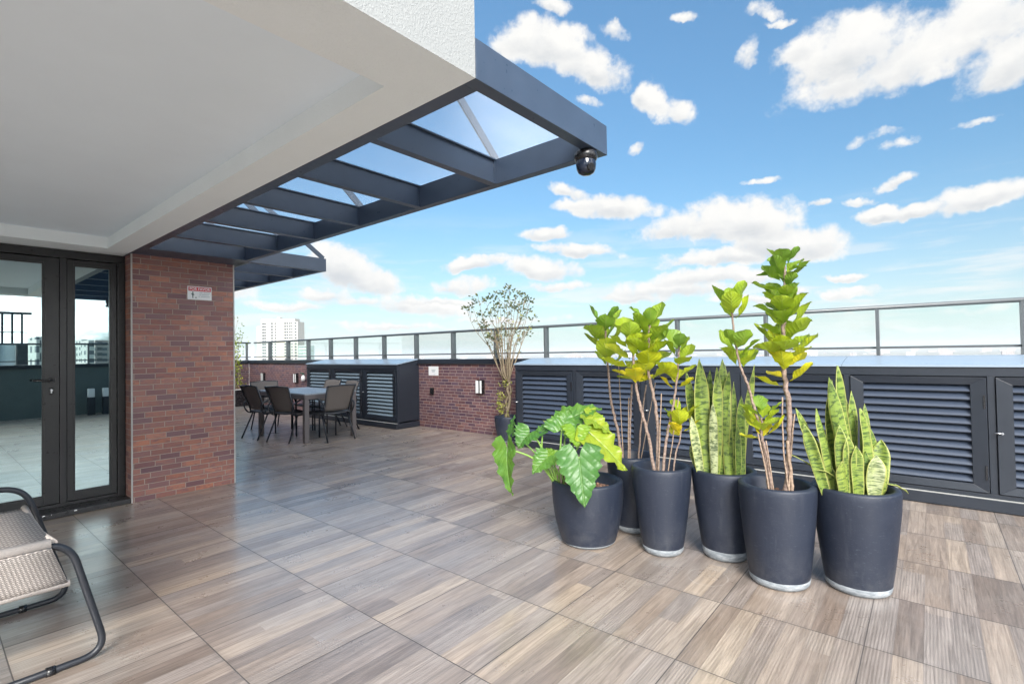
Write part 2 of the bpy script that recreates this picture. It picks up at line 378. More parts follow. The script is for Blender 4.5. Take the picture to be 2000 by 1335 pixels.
# glazing
def glass(name, tint, refl, through, rough=0., fk=.7):
    mt, T, b, o = mat(name); T.n.remove(b)
    gl = T.new('ShaderNodeBsdfGlossy'); gl.inputs[0].default_value = refl; gl.inputs['Roughness'].default_value = rough
    tr = T.new('ShaderNodeBsdfTransparent'); tr.inputs[0].default_value = tint
    mx = T.new('ShaderNodeMixShader')
    fr = T.new('ShaderNodeFresnel'); fr.inputs[0].default_value = 1.5
    T.put(mx.inputs[0], T.m('ADD', through, T.m('MULTIPLY', fr.outputs[0], fk), clamp=True))
    T.l.new(tr.outputs[0], mx.inputs[1]); T.l.new(gl.outputs[0], mx.inputs[2]); T.l.new(mx.outputs[0], o.inputs[0]); return mt
M['door_glass'] = glass('mirror tinted door glass', (.30, .40, .40, 1), (.55, .70, .72, 1), .72)
M['rail_glass'] = glass('balustrade glass', (.95, .985, .975, 1), (.9, .95, .95, 1), .0, fk=.16)
def milky(name):
    mt, T, b, o = mat(name); T.n.remove(b)
    tr = T.new('ShaderNodeBsdfTransparent'); tr.inputs[0].default_value = (.93, .95, .97, 1)
    tl = T.new('ShaderNodeBsdfTranslucent'); tl.inputs[0].default_value = (.9, .92, .95, 1)
    mx = T.new('ShaderNodeMixShader'); p = gen_pos(T)
    T.put(mx.inputs[0], T.mr(T.noise(p, 3., 5, .6), .3, .7, .13, .19)); T.l.new(tr.outputs[0], mx.inputs[1]); T.l.new(tl.outputs[0], mx.inputs[2]); T.l.new(mx.outputs[0], o.inputs[0]); return mt
M['roof_glass'] = milky('milky roof glass')  # unevenly translucent panes, slightly veiling what lies behind
# pots
def potmat():
    mt, T, b, o = mat('blue grey painted pot'); tcn = T.new('ShaderNodeTexCoord'); p = gen_pos(T)
    n = T.noise(p, 5., 6, .6); base = T.mix(n, (.010, .015, .029, 1), (.018, .025, .045, 1))
    sc = T.noise(T.v('MULTIPLY', p, (4, 4, 14)), 9., 7, .75); base = T.mix(T.m('MULTIPLY', T.mr(sc, .58, .74), .5), base, (.12, .135, .155, 1))
    dst = T.m('MULTIPLY', T.mr(T.xyz(p)[2], .26, .04), T.mr(T.noise(p, 7., 7, .75), .42, .68)); base = T.mix(T.m('MULTIPLY', dst, .2), base, (.18, .18, .18, 1))
    run = T.mr(T.noise(T.v('MULTIPLY', p, (26, 26, 1.6)), 1., 4, .6), .60, .72); base = T.mix(T.m('MULTIPLY', run, .10), base, (.13, .14, .15, 1))
    T.put(b.inputs['Base Color'], base); T.put(b.inputs['Roughness'], T.mr(n, .3, .7, .42, .62)); bump(T, b, T.noise(p, 40., 5, .65), .003, .35); return mt
M['pot'] = potmat()
def potbase():
    mt, T, b, o = mat('bare chalky pot foot'); p = gen_pos(T)
    n = T.noise(T.v('MULTIPLY', p, (1, 1, 3)), 16., 6, .7); base = T.mix(T.mr(n, .3, .6), (.36, .38, .40, 1), (.16, .18, .20, 1))
    base = T.mix(T.mr(T.noise(p, 34., 6, .75), .6, .68), base, (.05, .055, .07, 1))
    T.put(b.inputs['Base Color'], base); b.inputs['Roughness'].default_value = .7; return mt
M['potbase'] = potbase()
def soil():
    mt, T, b, o = mat('clay pebble soil'); p = gen_pos(T); v = T.new('ShaderNodeTexVoronoi'); T.put(v.inputs['Vector'], p); v.inputs['Scale'].default_value = 70
    T.put(b.inputs['Base Color'], T.mix(T.white(v.outputs['Position']), (.10, .05, .035, 1), (.30, .17, .12, 1))); b.inputs['Roughness'].default_value = .9
    bump(T, b, T.m('SUBTRACT', 1., v.outputs['Distance']), .01, 1.); return mt
M['soil'] = soil()
def bark(name, c1, c2):
    mt, T, b, o = mat(name); p = gen_pos(T)
    n = T.noise(T.v('MULTIPLY', p, (1, 1, .5)), 60., 6, .7); T.put(b.inputs['Base Color'], T.mix(T.mr(n, .3, .7), c1, c2)); b.inputs['Roughness'].default_value = .8
    rings = T.m('SINE', T.m('MULTIPLY', T.xyz(p)[2], 260.)); bump(T, b, T.m('ADD', n, T.m('MULTIPLY', rings, .2)), .004, .8); return mt
M['bark'] = bark('fig bark', (.13, .085, .07, 1), (.36, .27, .22, 1))
M['bark_pale'] = bark('pale shrub bark', (.15, .11, .07, 1), (.34, .28, .19, 1))
M['stake'] = bark('wooden stake', (.22, .15, .11, 1), (.42, .31, .23, 1))
def leafmat(name, stops, vein, freq, ang, trans=.35, rough=.38, bands=False, veinstr=.5):
    mt, T, b, o = mat(name)
    uv = T.new('ShaderNodeUVMap').outputs[0]; U3 = T.xyz(uv); au = T.m('ABSOLUTE', T.m('SUBTRACT', T.m('MULTIPLY', U3[0], 2.), 1.)); vv = U3[1]
    at = T.new('ShaderNodeAttribute'); at.attribute_name = 'tint'; tn = at.outputs['Fac']; p = gen_pos(T)
    nz = T.noise(p, 14., 5, .6)
    col = T.ramp(T.m('ADD', tn, T.m('MULTIPLY', T.m('SUBTRACT', nz, .5), .35)), stops)
    if bands:
        nb = T.noise(T.comb(T.m('MULTIPLY', U3[0], 1.4), T.m('MULTIPLY', vv, 30.), T.m('MULTIPLY', tn, 37.)), 1.1, 5, .65, .6)
        col = T.mix(T.m('MULTIPLY', T.mr(nb, .49, .56), .8), col, (.028, .065, .022, 1))
        nb2 = T.noise(T.comb(T.m('MULTIPLY', U3[0], 7.), T.m('MULTIPLY', vv, 3.), tn), 1., 3)
        col = T.mix(T.m('MULTIPLY', T.mr(nb2, .5, .7), .25), col, (.32, .38, .12, 1))
        col = T.mix(T.mr(au, .86, .93), col, (.40, .42, .12, 1)); h = nb
    else:
        ln = T.m('ABSOLUTE', T.m('SINE', T.m('MULTIPLY', T.m('SUBTRACT', vv, T.m('MULTIPLY', au, ang)), freq)))
        side = T.mr(ln, .14, .0); mid = T.mr(au, .055, .01)
        vn = T.m('MAXIMUM', T.m('MULTIPLY', side, .55), mid)
        col = T.mix(T.m('MULTIPLY', vn, veinstr), col, vein); h = T.m('SUBTRACT', T.m('MULTIPLY', T.m('POWER', ln, .6), .8), T.m('MULTIPLY', mid, .8))
        col = T.mix(T.m('MULTIPLY', T.mr(T.noise(p, 38., 5, .7), .64, .74), .5), col, (.16, .12, .03, 1))
        col = T.mix(T.m('MULTIPLY', T.mr(T.m('ADD', au, T.m('MULTIPLY', T.noise(p, 21., 4, .7), .5)), 1.22, 1.30), .8), col, (.22, .13, .05, 1))
    T.put(b.inputs['Base Color'], col); b.inputs['Roughness'].default_value = rough; b.inputs['Specular IOR Level'].default_value = .45
    bump(T, b, h, .006, .55)
    tl = T.new('ShaderNodeBsdfTranslucent'); T.put(tl.inputs[0], T.mix(.35, col, (.34, .50, .05, 1)))
    mx = T.new('ShaderNodeMixShader'); mx.inputs[0].default_value = trans
    T.l.new(b.outputs[0], mx.inputs[1]); T.l.new(tl.outputs[0], mx.inputs[2]); T.l.new(mx.outputs[0], o.inputs[0]); return mt
M['fig'] = leafmat('fiddle leaf', [(0, (.07, .17, .04)), (.3, (.17, .30, .03)), (.6, (.34, .44, .024)), (.85, (.54, .56, .02)), (1, (.78, .62, .02))], (.40, .50, .12, 1), 22., .30, trans=.34, veinstr=.4)
M['philo'] = leafmat('philodendron leaf', [(0, (.035, .12, .045)), (.35, (.075, .20, .042)), (.65, (.18, .33, .03)), (1, (.44, .46, .04))], (.30, .44, .16, 1), 20., .42, rough=.34, trans=.3, veinstr=.2)
M['snake'] = leafmat('snake plant leaf', [(0, (.08, .16, .04)), (.4, (.19, .28, .05)), (.8, (.32, .40, .08)), (1, (.46, .50, .28))], None, 1, 1, trans=.2, bands=True)
M['shrub'] = leafmat('small shrub leaf', [(0, (.045, .07, .035)), (.5, (.13, .15, .07)), (.8, (.32, .27, .13)), (1, (.45, .5, .08))], (.4, .4, .2, 1), 10, .3, trans=.25)
M['lime'] = leafmat('lime shrub leaf', [(0, (.10, .18, .03)), (.5, (.30, .40, .04)), (1, (.60, .60, .05))], (.5, .6, .2, 1), 10, .3, trans=.35)
M['petiole'] = painted('green petiole', (.20, .34, .07), .35, .35)
def weave(name, c, gap, su, sv):
    mt, T, b, o = mat(name); uv = T.new('ShaderNodeUVMap').outputs[0]; U3 = T.xyz(uv)
    a = T.m('MULTIPLY', U3[1], sv); row = T.m('FLOOR', a); fa = T.m('SUBTRACT', a, row)
    c2 = T.m('ADD', T.m('MULTIPLY', U3[0], su), T.m('MULTIPLY', T.m('MODULO', row, 2.), .5)); cc = T.m('FLOOR', c2); fc = T.m('SUBTRACT', c2, cc)
    ha = T.m('MINIMUM', fa, T.m('SUBTRACT', 1., fa)); hc = T.m('MINIMUM', fc, T.m('SUBTRACT', 1., fc))
    hole = T.m('MULTIPLY', T.mr(ha, .24, .34), T.mr(hc, .10, .20))
    sh = T.mr(hc, 0., .4, .4, 1.)
    col = T.mix(T.noise(uv, 40., 4), tuple(q*.82 for q in c)+(1,), tuple(q*1.12 for q in c)+(1,))
    T.put(b.inputs['Base Color'], T.mix(T.m('MULTIPLY', hole, .92), col, gap)); b.inputs['Roughness'].default_value = .75
    bump(T, b, T.m('SUBTRACT', sh, hole), .006, .9); return mt
M['rope'] = weave('taupe rope weave', (.56, .50, .46), (.05, .045, .045, 1), 36., 44.)
M['ropeband'] = painted('taupe rope wrap', (.54, .48, .44), .75, .15, bmp=.8)
M['wicker'] = weave('brown wicker weave', (.23, .20, .18), (.05, .04, .035, 1), 14., 34.)
M['seatw'] = weave('dark wicker seat', (.09, .095, .105), (.03, .03, .035, 1), 14., 46.)
M['facade'] = None

# ------------------------------------------------------------------ ground far below and the city
GZ = -62.
def citymat(name, wall, win, fw, fh, wfrac=.45, hfrac=.5):
    mt, T, b, o = mat(name); g = T.new('ShaderNodeNewGeometry'); P3 = T.xyz(g.outputs['Position']); N3 = T.xyz(g.outputs['Normal'])
    u = T.m('ADD', P3[0], T.m('MULTIPLY', P3[1], .83)); a = T.m('FRACT', T.m('DIVIDE', u, fw)); z = T.m('FRACT', T.m('DIVIDE', P3[2], fh))
    ww = T.m('MULTIPLY', T.m('LESS_THAN', a, wfrac), T.m('LESS_THAN', z, hfrac)); ww = T.m('MULTIPLY', ww, T.m('LESS_THAN', N3[2], .5))
    T.put(b.inputs['Base Color'], T.mix(ww, wall, win)); b.inputs['Roughness'].default_value = .7; return mt
mt, T, b, o = mat('distant city ground'); p = gen_pos(T)
T.put(b.inputs['Base Color'], T.mix(T.noise(p, .004, 8, .7), (.06, .10, .06, 1), (.38, .36, .33, 1))); b.inputs['Roughness'].default_value = .9
gb = MB(); n = 24; ext = 14000
gv = [(-ext+2*ext*i/n, -ext+2*ext*j/n, GZ) for j in range(n+1) for i in range(n+1)]
gb.add(gv, [(j*(n+1)+i, j*(n+1)+i+1, (j+1)*(n+1)+i+1, (j+1)*(n+1)+i) for j in range(n) for i in range(n)])
tag(gb.build('ground', mt), kind='structure')
cA = citymat('city block walls', (.62, .60, .56, 1), (.10, .12, .14, 1), 6., 3.1)
cB = citymat('city tile walls', (.42, .36, .33, 1), (.08, .10, .12, 1), 5., 3.)
cb = MB()
for i in range(1500):
    a = random.uniform(0, 2*math.pi); d = random.choice([random.uniform(700, 2500), random.uniform(1500, 6500)])
    x, y = d*math.cos(a), d*math.sin(a); h = random.choice([6, 9, 12, 15, 20, 30, 45, 58])*random.uniform(.8, 1.1)
    if d < 1100 and h > 40: h = 30
    if math.cos(a-YAW) > .6: h = min(h, random.uniform(8, 40)) if random.random() < .96 else min(h, 52)
    wx, wy = random.uniform(8, 30), random.uniform(8, 30)
    cb.box(x-wx, x+wx, y-wy, y+wy, GZ+.1, GZ+h, mi=random.randint(0, 1))
tag(cb.build('distant_city', [cA, cB]), 'hazy low rise city spread out beyond the parapet', 'city', kind='stuff')
def tower(name, label, pxl, pxr, pytop, dist, wall, win, recess=True, fh=2.95):
    a = ray(pxl, 690); b_ = ray(pxr, 690); c = (a+b_)*.5
    A = EYE+a*dist; B = EYE+b_*dist; top = CAMZ+ray((pxl+pxr)/2, pytop).z*dist
    t = (B-A); t.z = 0; wd = t.length; t.normalize(); nrm = Vector((t.y, -t.x, 0))
    if nrm.dot(Vector((A.x, A.y, 0))) > 0: nrm = -nrm
    mid = Vector(((A.x+B.x)/2, (A.y+B.y)/2, GZ)); dep = 16
    th = thing(name, label, 'building', mid)
    th.rotation_euler = (0, 0, math.atan2(t.y, t.x))
    H = top-GZ; body = MB(); s_ = -1 if Vector((-t.y, t.x, 0)).dot(nrm) > 0 else 1   # local -y or +y faces the terrace
    fy = -1 if Vector((-t.y, t.x, 0)).dot(nrm) < 0 else 1
    def bx(m_, x0, x1, d0, d1, z0, z1): 
        ys = sorted((fy*-d0, fy*-d1)); m_.box(x0, x1, ys[0], ys[1], z0, z1)
    bx(body, -wd/2, wd/2, 0, dep, 0, H-3)
    body.build('wall', wall, th, local=True)
    return th, wd, H, fy, bx
wallw = painted('white tower render', (.40, .39, .36), .8, .03, scale=.2); winm = painted('tower window', (.06, .07, .08), .3, .1); bandm = painted('cream spandrel', (.46, .37, .27), .8, .05, scale=.2)
th, wd, H, fy, bx = tower('apartment_tower', 'tall white apartment tower with rows of small windows beyond the railing', 510, 582, 622, 500, wallw, winm)
rf = MB(); bx(rf, -wd*.5, wd*.42, .5, 12, H-3, H); bx(rf, -wd*.1, -wd*.02, 3, 8, H, H+1.6); rf.build('roof', wallw, th, local=True)
nfl = 24
cols = [(-.44, 1.6), (-.385, 1.2), (-.20, 1.6), (-.11, 1.1), (.16, 1.5), (.22, 1.2), (.285, 1.2), (.34, 1.), (.44, 1.5)]
low_ = MB()
for fl in range(nfl):
    for k, (cx, cw) in enumerate(cols):
        wm = low_ if fl > 10 else MB(); z0 = H-5.6-fl*2.95; bx(wm, cx*wd-cw*.62, cx*wd+cw*.62, -.12, .2, z0, z0+1.6)
        if fl <= 10: wm.build('window', winm, th, local=True)
tag(low_.build('lower_windows', winm, th, local=True), kind='stuff')
for fl in range(nfl): sp = MB(); z0 = H-6.3-fl*2.95; bx(sp, -.09*wd, .145*wd, -.1, .15, z0, z0+.5); sp.build('spandrel', bandm, th, local=True)
sd_ = MB(); bx(sd_, -wd*.5-5.5, -wd*.5, 2.5, 14, 0, H-7.); sd_.build('side_wing', wallw, th, local=True)
th, wd, H, fy, bx = tower('office_block', 'pale green glass office block right beside the white tower', 583, 601, 668, 470, painted('green curtain glass', (.35, .45, .42), .4, .1, scale=.3), winm)
fl_ = MB()
for k in range(18): bx(fl_, -wd*.46, wd*.46, -.1, .1, H-5-k*3, H-4.2-k*3)
fl_.build('floor_band', winm, th, local=True)
# buildings behind the camera, seen mirrored in the door glass
def mtower(name, label, xl, xr, ytop, dist_y, m1, terrace=False, d_=14):
    # xl..xr, ytop: where its mirror image stands in the door glass; the glass plane is Y = 5.86
    VY = 2*5.86+dist_y; a = ony(xl, ytop, VY); b_ = ony(xr, ytop, VY); x0 = (a.x+b_.x)/2; w_ = abs(b_.x-a.x); ztop = (a.z+b_.z)/2; y0 = -dist_y
    th = thing(name, label, 'building', (x0, y0, GZ))
    if terrace: ztop -= 3.2
    MB().box(x0-w_/2, x0+w_/2, y0-d_, y0, GZ, ztop).build('wall', m1, th)
    for fl in range(9 if terrace else 4):
        z = ztop-2.6-fl*3; wm = MB(); wm.box(x0-w_/2+.8, x0-w_/2+w_*.45, y0-.1, y0+.15, z, z+1.7); wm.build('window', winm, th)
    if terrace:
        for q in range(7): xx = x0-w_/2+.4+q*(w_-.8)/6; MB().box(xx-.08, xx+.08, y0-.4, y0-.1, ztop, ztop+3.0).build('roof_post', M['metal'], th)
        MB().box(x0-w_/2, x0+w_/2+.3, y0-.5, y0+.2, ztop+3.0, ztop+3.22).build('roof_frame', M['metal'], th)
        MB().box(x0-w_/2, x0+w_/2, y0-.09, y0-.05, ztop+1.1, ztop+1.2).build('roof_railing', M['metal'], th)
        MB().box(x0+w_*.03, x0+w_*.09, y0+.01, y0+.3, GZ, ztop).build('dark_pilaster', M['metal'], th)
        MB().box(x0+w_/2-.9, x0+w_/2, y0+.01, y0+.3, GZ, ztop).build('dark_pilaster', M['metal'], th)
    return th
mwall = painted('grey render', (.85, .86, .88), .8, .04, scale=.3)
mtower('terrace_tower', 'grey apartment tower with a framed roof terrace mirrored in the left door pane', -90, 54, 608, 60, mwall, True)
for xl, xr, yt, dy, lb in ((71, 86, 657, 150, 'small grey building mirrored beside the terrace tower'), (159, 171, 663, 330, 'slim pale block mirrored in the narrow pane'),
        (173, 184, 664, 240, 'cream block mirrored in the middle of the narrow pane'), (186, 216, 664, 340, 'broad red roofed block mirrored at the right of the narrow pane'), (143, 157, 676, 420, 'lowest far block mirrored at the left edge of the narrow pane')):
    mtower('city_building', lb, xl, xr, yt, dy, cA if dy != 340 else cB)

# ------------------------------------------------------------------ terrace floor
XW, XC = 5.92, 5.45          # brick parapet face and cabinet fronts
fl = MB(); fl.box(-9, XW+.3, -4.2, 14.6, -.30, 0); tag(fl.build('terrace_floor', M['deck']), kind='structure')

# ------------------------------------------------------------------ parapets
def parapet(name, label, x0, x1, y0, y1, face, bm='brick_far'):
    # face: +x/-x/+y/-y side that looks on to the terrace
    t = thing(name, label, 'wall', ((x0+x1)/2, (y0+y1)/2, 0))
    MB().box(x0, x1, y0, y1, .0, 1.13).build('brick_wall', M[bm], t)
    e = .035
    cp = MB(); cp.box(x0-e, x1+e, y0-(e if face[1] == 'y' else 0), y1+(e if face[1] == 'y' else 0), 1.13, 1.212)
    cp.build('coping', M['metal'], t, bevel=.006); return t
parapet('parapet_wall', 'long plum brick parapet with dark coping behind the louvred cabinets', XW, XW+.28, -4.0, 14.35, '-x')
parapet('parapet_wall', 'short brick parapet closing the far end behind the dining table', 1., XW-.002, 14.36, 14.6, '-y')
M['clad'] = painted('dark green grey cladding', (.085, .11, .11), .5, .2)
parapet('parapet_wall', 'dark parapet behind the camera, mirrored in the door glass', -9, XW-.002, -4.22, -3.95, '+y', 'clad')
def railing(name, label, axis, fixed, a0, a1, step, start):
    t = thing(name, label, 'railing', (fixed, 0, 1.212) if axis == 'y' else (0, fixed, 1.212))
    P = (lambda a, f0, z: (fixed+f0, a, z)) if axis == 'y' else (lambda a, f0, z: (a, fixed+f0, z))
    tr = MB(); tr.tube([P(a0, 0, 1.69), P(a1, 0, 1.69)], .021, 10); tr.build('top_rail', M['rail'], t)
    lb = MB(); lb.bar(P(a0, 0, 1.298), P(a1, 0, 1.298), .03, .022); lb.build('bottom_rail', M['rail'], t)
    a = start; ps = []
    while a < a1:
        if a > a0: ps.append(a)
        a += step
    for q in ps:
        p = MB()
        if axis == 'y': p.box(fixed-.05, fixed+.05, q-.013, q+.013, 1.212, 1.675); p.box(fixed-.06, fixed+.06, q-.035, q+.035, 1.212, 1.222)
        else: p.box(q-.013, q+.013, fixed-.05, fixed+.05, 1.212, 1.675); p.box(q-.035, q+.035, fixed-.06, fixed+.06, 1.212, 1.222)
        p.build('post', M['rail'], t)
    es = [a0]+ps+[a1]
    for q, r_ in zip(es[:-1], es[1:]):
        if r_-q < .2: continue
        g = MB(); g.bar(P(q+.02, 0, 1.49), P(r_-.02, 0, 1.49), .008, .362); g.build('glass_panel', M['rail_glass'], t)
    return t
railing('railing', 'long glass railing with grey metal posts on the brick parapet', 'y', 6.08, -3.9, 14.4, 1.004, -3.63)
railing('railing', 'glass railing on the far end parapet behind the corner planter', 'x', 14.45, 1.1, 6.0, 1.0, 1.9)
railing('railing', 'glass railing behind the camera, mirrored in the door glass', 'x', -4.08, -8.9, 6.0, 1.25, -8.5)

# ------------------------------------------------------------------ louvred cabinets
def cabinet(name, label, xf, y0, y1, doors, ztop, slatm, nsl, latch=True, topm='top', joints=()):
    t = thing(name, label, 'cabinet', (xf, (y0+y1)/2, 0))
    b = MB(); b.box(xf+.05, XW-.002, y0, y0+.03, .12, ztop-.02); b.box(xf+.05, XW-.002, y1-.03, y1, .12, ztop-.02)
    b.box(xf+.10, xf+.13, y0+.03, y1-.03, .12, ztop-.02)
    # front frame
    b.box(xf, xf+.05, y0, y1, ztop-.075, ztop-.002); b.box(xf, xf+.05, y0, y1, .10, .135)
    es = [y0]+[e for d in doors for e in d]+[y1]
    for k in range(0, len(es), 2): b.box(xf+.001, xf+.049, es[k], es[k+1], .135, ztop-.075)
    b.build('carcass', M['metal'], t, bevel=.003)
    p = MB(); p.box(xf-.035, XW-.003, y0-.01, y1+.01, .004, .098); p.build('plinth', M['metal'], t, bevel=.006)
    p = MB(); p.box(xf-.036, xf-.001, y0-.01, y1+.01, .0985, .1005); p.build('sealant_line', M['concrete'], t)
    tp = MB(); V = []
    ys = [y0-.012]+list(joints)+[y1+.012]
    for q, r_ in zip(ys[:-1], ys[1:]):
        g = .0015
        V = [(xf-.015, q+g, ztop), (xf-.015, r_-g, ztop), (XW-.036, r_-g, 1.205), (XW-.036, q+g, 1.205),
             (xf-.015, q+g, ztop+.018), (xf-.015, r_-g, ztop+.018), (XW-.036, r_-g, 1.2235), (XW-.036, q+g, 1.2235)]
        tp.add(V, [(0, 1, 2, 3), (7, 6, 5, 4), (4, 5, 1, 0), (5, 6, 2, 1), (6, 7, 3, 2), (7, 4, 0, 3)])
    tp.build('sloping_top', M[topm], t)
    for yy in (y0, y1-.03):
        sidef = MB(); sidef.add([(xf+.06, yy+.001, ztop-.03), (XW-.037, yy+.001, ztop-.03), (XW-.037, yy+.001, 1.2045), (xf+.06, yy+.001, ztop-.001),
                   (xf+.06, yy+.029, ztop-.03), (XW-.037, yy+.029, ztop-.03), (XW-.037, yy+.029, 1.2045), (xf+.06, yy+.029, ztop-.001)],
                  [(0, 1, 2, 3), (7, 6, 5, 4), (0, 4, 5, 1), (1, 5, 6, 2), (2, 6, 7, 3), (3, 7, 4, 0)])
        sidef.build('side_fillet', M['metal'], t)
    for i, (a, c) in enumerate(doors):
        zb, zt = .142, ztop-.082; fw = .095
        fr = MB(); x0, x1 = xf-.012, xf+.03; a2, c2 = a+.004, c-.004
        ia, ic, iz0, iz1 = a2+fw, c2-fw, zb+.06, zt-.06
        # mitred door frame with a stepped inner bead
        for (A, B, C_, D_) in (((a2, zb), (c2, zb), (ic, iz0), (ia, iz0)), ((c2, zb), (c2, zt), (ic, iz1), (ic, iz0)), ((c2, zt), (a2, zt), (ia, iz1), (ic, iz1)), ((a2, zt), (a2, zb), (ia, iz0), (ia, iz1))):
            q = [(x0, *A), (x0, *B), (x0+.012, *C_), (x0+.012, *D_), (x1, *A), (x1, *B), (x1, *C_), (x1, *D_)]
            fr.add(q, [(3, 2, 1, 0), (4, 5, 6, 7), (0, 1, 5, 4), (1, 2, 6, 5), (2, 3, 7, 6), (3, 0, 4, 7)])
        d = fr.build('door', M['metal'], t, bevel=.002)
        sl = MB(); n_ = nsl; pit = (iz1-iz0)/n_
        for k in range(n_):
            z1_ = iz0+pit*(k+1)-.004; z0_ = z1_-pit*.70
            # blade: low at the front, high at the back
            f_ = [(xf+.004, z0_), (xf+.046, z1_), (xf+.050, z1_-.006), (xf+.008, z0_-.008)]
            V = [(x, ia-.002, z) for x, z in f_]+[(x, ic+.002, z) for x, z in f_]
            sl.add(V, [(0, 1, 2, 3), (7, 6, 5, 4), (0, 4, 5, 1), (1, 5, 6, 2), (2, 6, 7, 3), (3, 7, 4, 0)])
        sl.build('louvre_panel', slatm, d)
        if latch:
            k_ = MB(); yy = c-.03; k_.tube([(x0-.03, yy, .62), (x0, yy, .62)], .009, 10); k_.tube([(x0-.026, yy, .62), (x0-.03, yy+.045, .622)], .005, 8)
            k_.build('latch', M['steel'], d)
        for zz in (.86, .3): MB().box(x0-.005, x0, a+.012, a+.024, zz-.055, zz+.055).build('hinge', M['black'], d)
    return t
nd = []
c_ = 4.47
for e0, e1 in ((3.635, 4.376), (2.70, 3.39), (1.70, 2.436), (.71, 1.40), (-.243, .464), (-1.2, -.486), (-2.15, -1.44), (-3.1, -2.39)): nd.append((e0-.098, e1+.098))
nd = sorted(nd)
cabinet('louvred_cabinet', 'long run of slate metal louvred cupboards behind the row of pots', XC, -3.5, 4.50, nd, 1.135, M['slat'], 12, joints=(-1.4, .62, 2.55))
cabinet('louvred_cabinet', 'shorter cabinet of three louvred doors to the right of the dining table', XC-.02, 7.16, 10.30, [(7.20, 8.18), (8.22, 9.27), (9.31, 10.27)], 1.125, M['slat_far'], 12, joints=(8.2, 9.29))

# ------------------------------------------------------------------ building
B = thing('building', 'rooftop building with white stucco overhang, brick pillar and black glazed door', 'building', (1.27, 5.62, 0))
XE, YF, ZS = 1.27, 1.206, 2.29
rm = MB(); X0, Y1, ZT = -9., 13., 4.9; rx0, rx1, ry0, ry1, rz = -8.5, 1.09, 1.49, 5.5, 2.385
rm.add([(X0, YF, ZS), (XE, YF, ZS), (XE, Y1, ZS), (X0, Y1, ZS), (X0, YF, ZT), (XE, YF, ZT), (XE, Y1, ZT), (X0, Y1, ZT)],
       [(4, 5, 6, 7), (0, 1, 5, 4), (1, 2, 6, 5), (2, 3, 7, 6), (3, 0, 4, 7)], mi=0)
rm.add([(X0, YF, ZS), (XE, YF, ZS), (XE, Y1, ZS), (X0, Y1, ZS), (rx0, ry0, ZS), (rx1, ry0, ZS), (rx1, ry1, ZS), (rx0, ry1, ZS),
        (rx0, ry0, rz), (rx1, ry0, rz), (rx1, ry1, rz), (rx0, ry1, rz)],
       [(0, 4, 5, 1), (1, 5, 6, 2), (2, 6, 7, 3), (3, 7, 4, 0), (5, 4, 8, 9), (6, 5, 9, 10), (7, 6, 10, 11), (4, 7, 11, 8)], mi=1)
rm.add([(rx0, ry0, rz), (rx1, ry0, rz), (rx1, ry1, rz), (rx0, ry1, rz)], [(0, 3, 2, 1)], mi=2)
rm.build('roof_slab', [M['stucco'], M['soffit'], M['ceiling']], B)
pil = MB(); pil.box(1.287, 2.165, 5.62, 12.9, .0, 2.288); pil.build('brick_pillar', M['brick'], B)
for x in (1.2865, 2.1655): MB().box(x-.006, x+.006, 5.6135, 5.6255, .003, 2.287).build('corner_trim', M['trim'], B)
MB().box(1.2725, 2.168, 5.62, 12.9, 2.2885, 2.50).build('pillar_cap', M['metal_blue'], B)
lw = MB(); lw.box(-9, -1.15, 5.87, 6.1, .0, 2.289); lw.build('wall', M['stucco'], B)
YD = 5.85
th_ = MB(); th_.box(-1.15, 1.286, 5.63, 6.05, .002, .045); th_.build('threshold', M['stone'], B, bevel=.004)
sc = MB()
for k in range(26):
    x = .60+random.random()**1.5*.5; y = 5.63+random.random()*.012; w_ = random.uniform(.004, .03)
    sc.add([(x, y-.0025, .028+random.random()*.012), (x+w_, y-.0025, .03+random.random()*.01), (x+w_*.7, y-.0025, .043), (x, y-.0025, .041)], [(0, 1, 2, 3)])
sc.build('scuff_marks', M['white'], B)
# room behind the glass
rmb = MB(); x0, x1, y0, y1, z0, z1 = -1.1, 1.28, 6.06, 9.5, .05, 2.28
rmb.add([(x, y, z) for z in (z0, z1) for y in (y0, y1) for x in (x0, x1)], [(1, 3, 2, 0), (6, 7, 5, 4), (5, 7, 3, 1), (7, 6, 2, 3), (6, 4, 0, 2)])
rmb.build('room_interior', painted('dim room paint', (.25, .28, .27), .8, .1), B)
